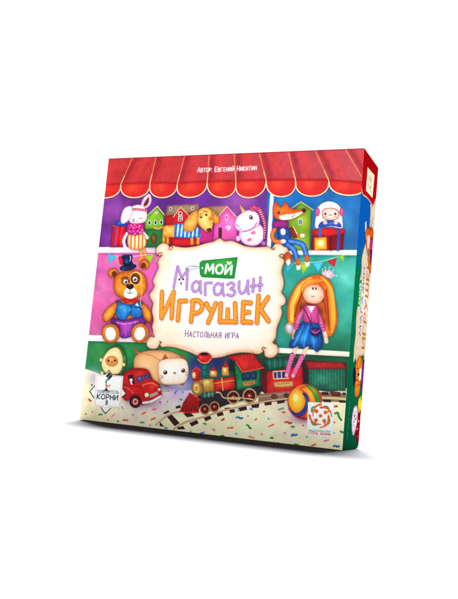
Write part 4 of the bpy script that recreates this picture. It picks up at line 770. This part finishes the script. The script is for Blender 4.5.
    OG, LG = (228, 108, 36), (70, 160, 90)
    for p in ([(76, 152), (78, 116), (102, 98)], [(222, 98), (256, 104), (274, 136)], [(276, 244), (272, 284), (240, 308)], [(72, 270), (92, 302), (132, 306)]): S.line(z(p), 2.0, LG, taper=.6)
    for hx, hy, p in [(128, 150, [(178, 72), (128, 92), (96, 140), (86, 204)]), (232, 165, [(176, 108), (236, 112), (284, 150), (304, 214)]), (218, 262, [(268, 208), (262, 272), (228, 318), (168, 338)]), (122, 255, [(48, 200), (66, 250), (112, 290), (176, 302)])]:
        S.line(z(p), 2.1, OG, taper=.45); S.dot(*z([(hx, hy)])[0], 2.0, OG)
        S.line(z([(hx, hy), p[2]]), 1.3, OG)
    S.dot(*z([(175, 203)])[0], 1.75, OG)
    S.text('издательство', z([(40, 378)])[0], z([(292, 394)])[0], 1.3, .34, LG)
    S.text('СТИЛЬ ЖИЗНИ', z([(36, 410)])[0], z([(288, 428)])[0], 1.8, .42, (206, 90, 60))

# ================================================================ SIDE
SD = Sheet(int(N*.22), N, [(364.8, 148.2), (378.5, 167.7), (358.3, 448.3), (342, 450)], N/290.)
def side():
    S = SD
    Hi = np.linalg.inv(S.H)
    def L(pts):       # sheet coordinates: s 0..1 across the side, t 0..1 down
        p = np.array([(a*(S.w-1), b*(S.h-1), 1) for a, b in pts]) @ Hi.T
        return [tuple(r) for r in p[:, :2]/p[:, 2:]]
    R = np.random.RandomState(11)
    def tline(p, w, c, **k): S.line(L(p), w, c, **k)
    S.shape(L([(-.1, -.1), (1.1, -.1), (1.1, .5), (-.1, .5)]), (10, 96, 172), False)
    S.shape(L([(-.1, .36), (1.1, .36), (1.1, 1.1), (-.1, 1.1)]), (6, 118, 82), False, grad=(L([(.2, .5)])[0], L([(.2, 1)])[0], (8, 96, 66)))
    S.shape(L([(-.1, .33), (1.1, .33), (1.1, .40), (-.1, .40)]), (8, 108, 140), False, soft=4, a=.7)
    S.part('side_awning_print')
    lip = [(-.05, .105), (.02, .14), (.14, .152), (.3, .148), (.5, .147), (.8, .15), (1.05, .155)]
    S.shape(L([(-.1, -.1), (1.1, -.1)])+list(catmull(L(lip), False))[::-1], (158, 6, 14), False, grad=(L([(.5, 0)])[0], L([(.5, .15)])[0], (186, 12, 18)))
    S.line(L(lip), 1.0, (240, 216, 160))
    S.part('side_emblem_label')
    S.shape([(368, 166.9), (374.8, 175), (372.7, 197.2), (366.3, 189.8)], (240, 226, 196), False)
    for p in ([(369.6, 170), (371.4, 174), (369.8, 178), (372, 181)], [(372.6, 176.4), (370.6, 181), (371.6, 185), (369.4, 188)], [(369, 184), (370.6, 188), (371.6, 192)], [(368.6, 176), (369.2, 180), (368.2, 185)]): S.line(p, .8, (150, 116, 60))
    S.part('side_banner_print')
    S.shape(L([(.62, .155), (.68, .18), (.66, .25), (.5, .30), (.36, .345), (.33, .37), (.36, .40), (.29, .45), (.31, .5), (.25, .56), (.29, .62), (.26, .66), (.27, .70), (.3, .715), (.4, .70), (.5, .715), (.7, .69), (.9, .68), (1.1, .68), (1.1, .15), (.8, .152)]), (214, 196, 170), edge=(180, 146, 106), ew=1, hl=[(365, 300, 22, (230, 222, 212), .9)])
    S.part('side_title_word')
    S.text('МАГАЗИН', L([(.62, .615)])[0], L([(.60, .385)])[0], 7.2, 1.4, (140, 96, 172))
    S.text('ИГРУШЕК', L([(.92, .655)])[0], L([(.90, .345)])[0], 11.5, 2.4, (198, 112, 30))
    S.part('side_green_tag_print')
    S.shape(L([(.28, .44), (.44, .43), (.45, .52), (.28, .53)]), (40, 150, 66), False)
    S.text('МОЙ', L([(.42, .515)])[0], L([(.42, .448)])[0], 5, 1.1, (240, 250, 240))
    S.part('side_unicorn_print')
    S.line(L([(.9, .19), (.82, .21), (.86, .235)]), 1.2, (120, 110, 120)); S.line(L([(.72, .2), (.76, .23)]), 1, (180, 130, 90))
    S.part('side_doll_print')
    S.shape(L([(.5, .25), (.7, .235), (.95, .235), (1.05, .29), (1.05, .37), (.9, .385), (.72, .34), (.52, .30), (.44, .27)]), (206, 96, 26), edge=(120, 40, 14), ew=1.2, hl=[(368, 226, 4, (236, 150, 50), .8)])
    S.shape(L([(.6, .27), (.76, .265), (.78, .30), (.66, .315), (.58, .295)]), (240, 200, 176), edge=(206, 130, 100), ew=.6)
    S.shape(L([(.8, .27), (1.03, .265), (1.03, .32), (.86, .315)]), (176, 56, 120), edge=(110, 20, 80), ew=.8); S.shape(L([(.84, .31), (1.03, .31), (1.03, .355), (.92, .35)]), (50, 50, 140), edge=(20, 20, 90), ew=.8)
    S.line(L([(.5, .26), (.7, .33), (.9, .375)]), 1.4, (244, 160, 60)); S.shape(L([(.38, .235), (.46, .225), (.5, .25), (.42, .265)]), (226, 196, 206), False)
    S.part('side_teddy_bear_print')
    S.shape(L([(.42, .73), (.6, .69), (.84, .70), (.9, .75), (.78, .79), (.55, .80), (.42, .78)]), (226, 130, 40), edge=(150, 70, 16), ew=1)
    S.shape(L([(.3, .74), (.44, .73), (.5, .775), (.38, .79)]), (24, 30, 74), edge=(10, 10, 30), ew=.6)
    S.shape(L([(.7, .735), (.84, .73), (.86, .76), (.72, .768)]), (246, 240, 234)); S.dot(*L([(.66, .75)])[0], 1.0, (30, 20, 24), ry=1.3); S.dot(*L([(.58, .73)])[0], .7, (40, 20, 20)); S.dot(*L([(.58, .77)])[0], .7, (40, 20, 20))
    S.shape(L([(.86, .71), (1.05, .70), (1.05, .79), (.88, .79)]), (40, 60, 150), edge=(20, 30, 90), ew=.8); S.shape(L([(.5, .79), (.8, .785), (.78, .82), (.55, .825)]), (222, 130, 40), edge=(160, 70, 20), ew=.8)
    S.line(L([(.9, .69), (.96, .80)]), 1.6, (196, 40, 50))
    S.part('side_ball_print')
    S.shape(L([(.78, .835), (.95, .82), (1.1, .83), (1.1, .885), (.9, .885), (.78, .865)]), (244, 206, 50), edge=(190, 130, 30), ew=.8); S.shape(L([(.88, .825), (1.05, .82), (1.05, .85)]), (70, 160, 70), False)
    S.part('side_truck_print')
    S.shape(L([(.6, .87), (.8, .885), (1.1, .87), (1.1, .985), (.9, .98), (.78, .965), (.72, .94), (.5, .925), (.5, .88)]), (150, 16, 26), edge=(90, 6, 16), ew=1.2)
    for i in range(8): p = L([(.74+.2*R.rand(), .9+.07*R.rand())])[0]; S.dot(p[0], p[1], .7, [(200, 60, 50), (60, 20, 30), (206, 160, 90)][i % 3], ry=1.1)
    S.part('side_sheep_print')
    S.shape(L([(.44, .90), (.5, .865), (.66, .855), (.78, .87), (.8, .905), (.7, .945), (.58, .955), (.48, .935)]), (226, 206, 222), edge=(176, 120, 160), ew=1)
    for a, b in [(.58, .89), (.58, .91), (.66, .90)]: S.dot(*L([(a, b)])[0], .6, (110, 60, 90), ry=.9)
    S.cur = 0
    yy = .845
    while yy < .955:
        l = .008+.02*R.rand(); S.line(L([(.24, yy), (.24, yy+l)]), .45, (150, 196, 170), False); yy += l+.006
    S.line(L([(.95, .45), (.95, .64)]), .5, (150, 150, 190), False, a=.6)

front(); side()

# ------------------------------------------------------------------ brushwork of the illustration
def brush(S, words, ang, L, amp, seed):
    R = np.random.RandomState(seed); n = R.randn(S.h, S.w); acc = np.zeros_like(n); c, s_ = math.cos(math.radians(ang)), math.sin(math.radians(ang))
    for i in range(-L, L+1): acc += np.roll(np.roll(n, int(round(i*s_)), 0), int(round(i*c)), 1)
    acc = (acc+np.roll(acc, 1, 0)+np.roll(acc, 1, 1)); acc /= acc.std()
    m = np.isin(S.id, [i for i, q in enumerate(S.names) if any(w in q for w in words)])
    S.c = np.where(m[..., None], np.clip(S.c*(1+acc[..., None]*amp), 0, 1), S.c)
brush(F, ['teddy_bear_print', 'dog_print'], 70, 3, .035, 1)
brush(F, ['fox_print', 'rabbit_print', 'sheep_print', 'unicorn_print'], 110, 3, .014, 2)
brush(F, ['skirt', 'jacket', 'sock', 'waistcoat', 'shorts', 'overalls'], 80, 5, .03, 3)
brush(F, ['awning'], 100, 14, .012, 4)
brush(F, ['truck', 'locomotive', 'wagon'], 15, 4, .02, 6)
brush(SD, ['side'], 80, 3, .05, 8)
def mottle(S, words, sizes, amp, seed):
    R = np.random.RandomState(seed); n = np.zeros((S.h, S.w, 3))
    for st in sizes:
        g = R.rand(S.h//st+3, S.w//st+3, 3)*.3+R.rand(S.h//st+3, S.w//st+3, 1)*.95
        yi = np.arange(S.h)/st; xi = np.arange(S.w)/st; y0 = yi.astype(int); x0 = xi.astype(int); fy = (yi-y0)[:, None, None]; fx = (xi-x0)[None, :, None]
        fy = fy*fy*(3-2*fy); fx = fx*fx*(3-2*fx)
        n += g[y0][:, x0]*(1-fy)*(1-fx)+g[y0+1][:, x0]*fy*(1-fx)+g[y0][:, x0+1]*(1-fy)*fx+g[y0+1][:, x0+1]*fy*fx-.625
    m = np.isin(S.id, [i for i, q in enumerate(S.names) if any(w in q for w in words)])
    S.c = np.where(m[..., None], np.clip(S.c*(1+n*amp), 0, 1), S.c)
mottle(F, ['background_print', 'house', 'gift'], (42, 18), .13, 12)
mottle(F, ['confetti_floor'], (50, 14), .06, 13)
mottle(SD, ['doll', 'teddy', 'truck', 'sheep', 'ball'], (9, 5), .22, 16)
mottle(F, ['awning'], (24, 10), .07, 17)
mottle(F, [ 'truck', 'locomotive', 'wagon', 'waistcoat', 'overalls', 'skirt'], (20, 8), .14, 14)
mottle(F, ['teddy_bear_print', 'dog_print', 'fox_print'], (10, 5), .12, 15)

# ------------------------------------------------------------------ print grain: fine ink mottling all over
for S in (F, SD):
    R = np.random.RandomState(2); n = np.zeros((S.h, S.w))
    for st, am in ((24, .006), (9, .012), (3, .022)):
        g = R.rand(S.h//st+3, S.w//st+3)
        yi = np.arange(S.h)/st; xi = np.arange(S.w)/st; y0 = yi.astype(int); x0 = xi.astype(int); fy = (yi-y0)[:, None]; fx = (xi-x0)[None]
        n += am*2*((g[y0][:, x0]*(1-fy)*(1-fx)+g[y0+1][:, x0]*fy*(1-fx)+g[y0][:, x0+1]*(1-fy)*fx+g[y0+1][:, x0+1]*fy*fx)-.5)
    S.c = np.clip(S.c*(1+n[..., None]), 0, 1)

# ------------------------------------------------------------------ materials
def nodes(m): m.use_nodes = True; return m.node_tree.nodes, m.node_tree.links, m.node_tree.nodes['Principled BSDF']
def print_material(name='printed_card', spec=.12):
    m = bpy.data.materials.new(name); n, l, b = nodes(m)
    a = n.new('ShaderNodeAttribute'); a.attribute_name = 'ink'
    l.new(a.outputs['Color'], b.inputs['Base Color'])
    b.inputs['Roughness'].default_value = .5; b.inputs['Specular IOR Level'].default_value = spec
    tc = n.new('ShaderNodeTexCoord'); t = n.new('ShaderNodeTexNoise'); t.inputs['Scale'].default_value = 900; t.inputs['Detail'].default_value = 2
    bp = n.new('ShaderNodeBump'); bp.inputs['Strength'].default_value = .06; bp.inputs['Distance'].default_value = .0004
    l.new(tc.outputs['Object'], t.inputs['Vector']); l.new(t.outputs['Fac'], bp.inputs['Height']); l.new(bp.outputs['Normal'], b.inputs['Normal'])
    return m
def plain(name, c, rough=.5, scale=300, amt=.06):
    m = bpy.data.materials.new(name); n, l, b = nodes(m)
    t = n.new('ShaderNodeTexNoise'); t.inputs['Scale'].default_value = scale
    r = n.new('ShaderNodeValToRGB'); r.color_ramp.elements[0].color = tuple(v*(1-amt) for v in c)+(1,); r.color_ramp.elements[1].color = tuple(min(v*(1+amt), 1) for v in c)+(1,)
    tc = n.new('ShaderNodeTexCoord'); l.new(tc.outputs['Object'], t.inputs['Vector']); l.new(t.outputs['Fac'], r.inputs['Fac']); l.new(r.outputs['Color'], b.inputs['Base Color'])
    b.inputs['Roughness'].default_value = rough; return m
MP = print_material(); MS = print_material('printed_card_edge', 0)
M_RED = plain('red_card', (.45, .02, .03)); M_GREEN = plain('green_card', (.004, .13, .075)); M_PURPLE = plain('purple_card', (.13, .03, .29)); M_WHITE = plain('white_seamless_paper', (.07, .071, .074), .9, 8, .01)

# ------------------------------------------------------------------ the box
root = bpy.data.objects.new('board_game_box', None); col.objects.link(root)
root['label'] = 'square board game box standing upright, red awning and toys printed on its front'; root['category'] = 'game box'
EPS = .00015

def srgb2lin(c): return np.where(c <= .04045, c/12.92, ((c+.055)/1.055)**2.4)
GAIN = .93
def contrast(c):                          # richer ink: deeper darks, cleaner lights
    c = (c*.985+.015)**1.1; return np.clip(c+.42*(c-.52)*c*(1-c), 0, 1)
def sheet_meshes(S, place, labels, base):
    lin = np.clip(srgb2lin(contrast(S.c))*GAIN, 0, .9)
    h, w = S.h, S.w
    u = np.arange(w)/(w-1); v = np.arange(h)/(h-1); U, V = np.meshgrid(u, v)
    P = place(U, V).reshape(-1, 3); C = np.concatenate([lin, np.ones((h, w, 1))], 2).reshape(-1, 4)
    cid = S.id[:-1, :-1].copy()
    if S is SD:                           # the rear lower corner of the lid is rounded
        rc = .006; yy = U[:-1, :-1]*D+D/(w-1); zz = W-V[:-1, :-1]*W
        cid[(yy > D-rc) & (zz < rc) & ((yy-D+rc)**2+(rc-zz)**2 > rc*rc)] = -1
    idx = np.arange(h*w).reshape(h, w)
    q = np.stack([idx[:-1, :-1], idx[1:, :-1], idx[1:, 1:], idx[:-1, 1:]], -1)
    made = {}
    for k, nm in enumerate(S.names):
        sel = q[cid == k]
        if len(sel) < 4: continue
        uq, inv = np.unique(sel, return_inverse=True); inv = inv.reshape(-1)
        parts = nm.split('/'); name = parts[-1].split('#')[0] if k else base
        me = bpy.data.meshes.new(name)
        me.vertices.add(len(uq)); me.vertices.foreach_set('co', P[uq].ravel().astype(np.float32))
        me.loops.add(len(sel)*4); me.loops.foreach_set('vertex_index', inv.astype(np.int32))
        me.polygons.add(len(sel)); me.polygons.foreach_set('loop_start', (np.arange(len(sel))*4).astype(np.int32))
        me.update(calc_edges=True)
        at = me.color_attributes.new('ink', 'FLOAT_COLOR', 'POINT'); at.data.foreach_set('color', C[uq].ravel().astype(np.float32))
        me.materials.append(MP if S is F else MS)
        o = bpy.data.objects.new(name, me); col.objects.link(o)
        o.parent = made.get(parts[0], root) if len(parts) > 1 else root
        if nm in labels: o['label'] = labels[nm]
        made[nm] = o
LBL = {'teddy_bear_print': 'printed teddy bear in top hat and blue waistcoat', 'doll_print': 'printed red haired doll sitting on a shelf', 'rabbit_print': 'printed white rabbit in a pink scarf', 'fox_print': 'printed fox in blue overalls reading a book',
       'dog_print': 'printed floppy eared dog in a striped sweater', 'unicorn_print': 'printed white unicorn with pink mane', 'locomotive_print': 'printed toy steam locomotive with red roof', 'red_wagon_print': 'printed red railway wagon with green roof', 'green_wagon_print': 'printed green railway wagon with red roof',
       'toy_truck_print': 'printed red toy truck', 'bread_cat_print': 'printed loaf shaped cat', 'title_banner_print': 'printed cream scroll carrying the title', 'green_toy_house_print': 'printed green toy house beside the rabbit', 'lime_toy_house_print': 'printed lime house behind the fox'}
# names that are sub-parts need their parent built first
for S in (F, SD):
    order = sorted(range(len(S.names)), key=lambda i: (S.names[i].count('/'), i))
    new = [S.names[i] for i in order]; mp = np.zeros(len(order), np.int32)
    for j, i in enumerate(order): mp[i] = j
    S.id = mp[S.id]; S.names = new

def box_mesh(name, x0, x1, y0, y1, z0, z1, bev, mats, pick):
    import bmesh
    bm = bmesh.new(); bmesh.ops.create_cube(bm, size=1)
    for v in bm.verts: v.co = Vector(((x0+x1)/2+v.co.x*(x1-x0), (y0+y1)/2+v.co.y*(y1-y0), (z0+z1)/2+v.co.z*(z1-z0)))
    ed = [e for e in bm.edges if all(v.co.y > y1-1e-6 and v.co.z < z0+1e-6 for v in e.verts)]
    bmesh.ops.bevel(bm, geom=ed, offset=.006, segments=8, affect='EDGES', profile=.5)
    bmesh.ops.bevel(bm, geom=[e for e in bm.edges if e.calc_face_angle(0) > .6], offset=bev, segments=3, affect='EDGES', profile=.5)
    bm.normal_update()
    me = bpy.data.meshes.new(name)
    for m in mats: me.materials.append(m)
    for f in bm.faces: f.material_index = pick(f.normal, f.calc_center_median())
    bm.to_mesh(me); bm.free()
    o = bpy.data.objects.new(name, me); col.objects.link(o); o.parent = root
    return o
# card shell of the lid (top and outer edges red, lower edges green, as the printed wrap)
box_mesh('card_lid', -W/2+EPS, W/2-EPS, EPS, D, 0, W-EPS, .0007, [M_RED, M_GREEN, M_PURPLE],
         lambda n, c: 0 if (n.z > .6 or c.z > W*.87) else (2 if n.x < -.5 and c.z > W*.6 else 1))
sheet_meshes(F, lambda U, V: np.stack([-W/2+U*W, np.zeros_like(U), W-V*W*.9995], -1), LBL, 'front_background_print')
def side_place(U, V):
    rc = .012/W                           # worn lower rear corner is rounded
    Vr = V*.9995
    y = U*D; z = W-Vr*W
    return np.stack([np.full_like(U, W/2), y, z], -1)
sheet_meshes(SD, side_place, {}, 'side_background_print')

# ------------------------------------------------------------------ ground: seamless white studio sweep
me = bpy.data.meshes.new('floor'); s = 60
me.from_pydata([(-s, -s, 0), (s, -s, 0), (s, s, 0), (-s, s, 0)], [], [(0, 1, 2, 3)]); me.materials.append(M_WHITE)
fl = bpy.data.objects.new('floor', me); col.objects.link(fl); fl['kind'] = 'structure'; M_WHITE.node_tree.nodes['Principled BSDF'].inputs['Specular IOR Level'].default_value = 0; fl.location.z = -.0004

# ------------------------------------------------------------------ camera
R = np.array([[0.91739058, -0.09135907, 0.38736036], [0.03767982, 0.98886213, 0.14398585], [-0.39620041, -0.1174956, 0.91061519]])
B = np.array([[1, 0, 0], [0, 0, -1], [0, 1, 0.]]); Rw = R @ B
t = np.array([-0.051, -0.031, 2.721])
CX = -Rw.T @ t
CX = (CX+np.array([0, 0, .5]))*W
Rc = Rw.T @ np.diag([1, -1, -1])
cam = bpy.data.cameras.new('camera'); co = bpy.data.objects.new('camera', cam); col.objects.link(co); scene.camera = co
M4 = Matrix([list(Rc[i])+[CX[i]] for i in range(3)]+[[0, 0, 0, 1]]); co.matrix_world = M4
cam.sensor_fit = 'HORIZONTAL'; cam.sensor_width = 36; cam.lens = 36*1.285*600/458; cam.clip_start = .01; cam.clip_end = 500

# ------------------------------------------------------------------ light
world = bpy.data.worlds.new('World'); scene.world = world; world.use_nodes = True
nt = world.node_tree; bg = nt.nodes['Background']
tc = nt.nodes.new('ShaderNodeTexCoord'); sep = nt.nodes.new('ShaderNodeSeparateXYZ'); rp = nt.nodes.new('ShaderNodeValToRGB')
nt.links.new(tc.outputs['Generated'], sep.inputs[0])
mr = nt.nodes.new('ShaderNodeMapRange'); mr.inputs['From Min'].default_value = -1; nt.links.new(sep.outputs['Y'], mr.inputs['Value']); nt.links.new(mr.outputs[0], rp.inputs['Fac'])
e = rp.color_ramp.elements; e[0].position = .50; e[0].color = (.03, .03, .034, 1); e[1].position = .68; e[1].color = (1, 1, 1, 1)
nt.links.new(rp.outputs['Color'], bg.inputs['Color']); bg.inputs['Strength'].default_value = 1.12

def sun(name, strength, angle, frm):
    d = bpy.data.lights.new(name, 'SUN'); d.energy = strength; d.angle = math.radians(angle)
    o = bpy.data.objects.new(name, d); col.objects.link(o); o.rotation_euler = Vector(frm).to_track_quat('Z', 'Y').to_euler(); return d
def area(name, power, size, loc, target, c=(1, 1, 1)):
    d = bpy.data.lights.new(name, 'AREA'); d.energy = power; d.size = size; d.color = c
    o = bpy.data.objects.new(name, d); col.objects.link(o); o.location = loc; o.rotation_euler = (Vector(loc)-Vector(target)).to_track_quat('Z', 'Y').to_euler(); return d
# broad overhead-behind light whitens the sweep and throws the short soft shadow forward
sun('overhead_softbox', 92, 23, (-.17, .42, 1))
# frontal key, low, near the viewer
area('front_softbox', 40.5, .5, (.55, -2.38, .15), (0, 0, .14))

scene.render.engine = 'CYCLES'
scene.view_settings.view_transform = 'Standard'; scene.view_settings.look = 'None'; scene.view_settings.exposure = 0; scene.view_settings.gamma = 1
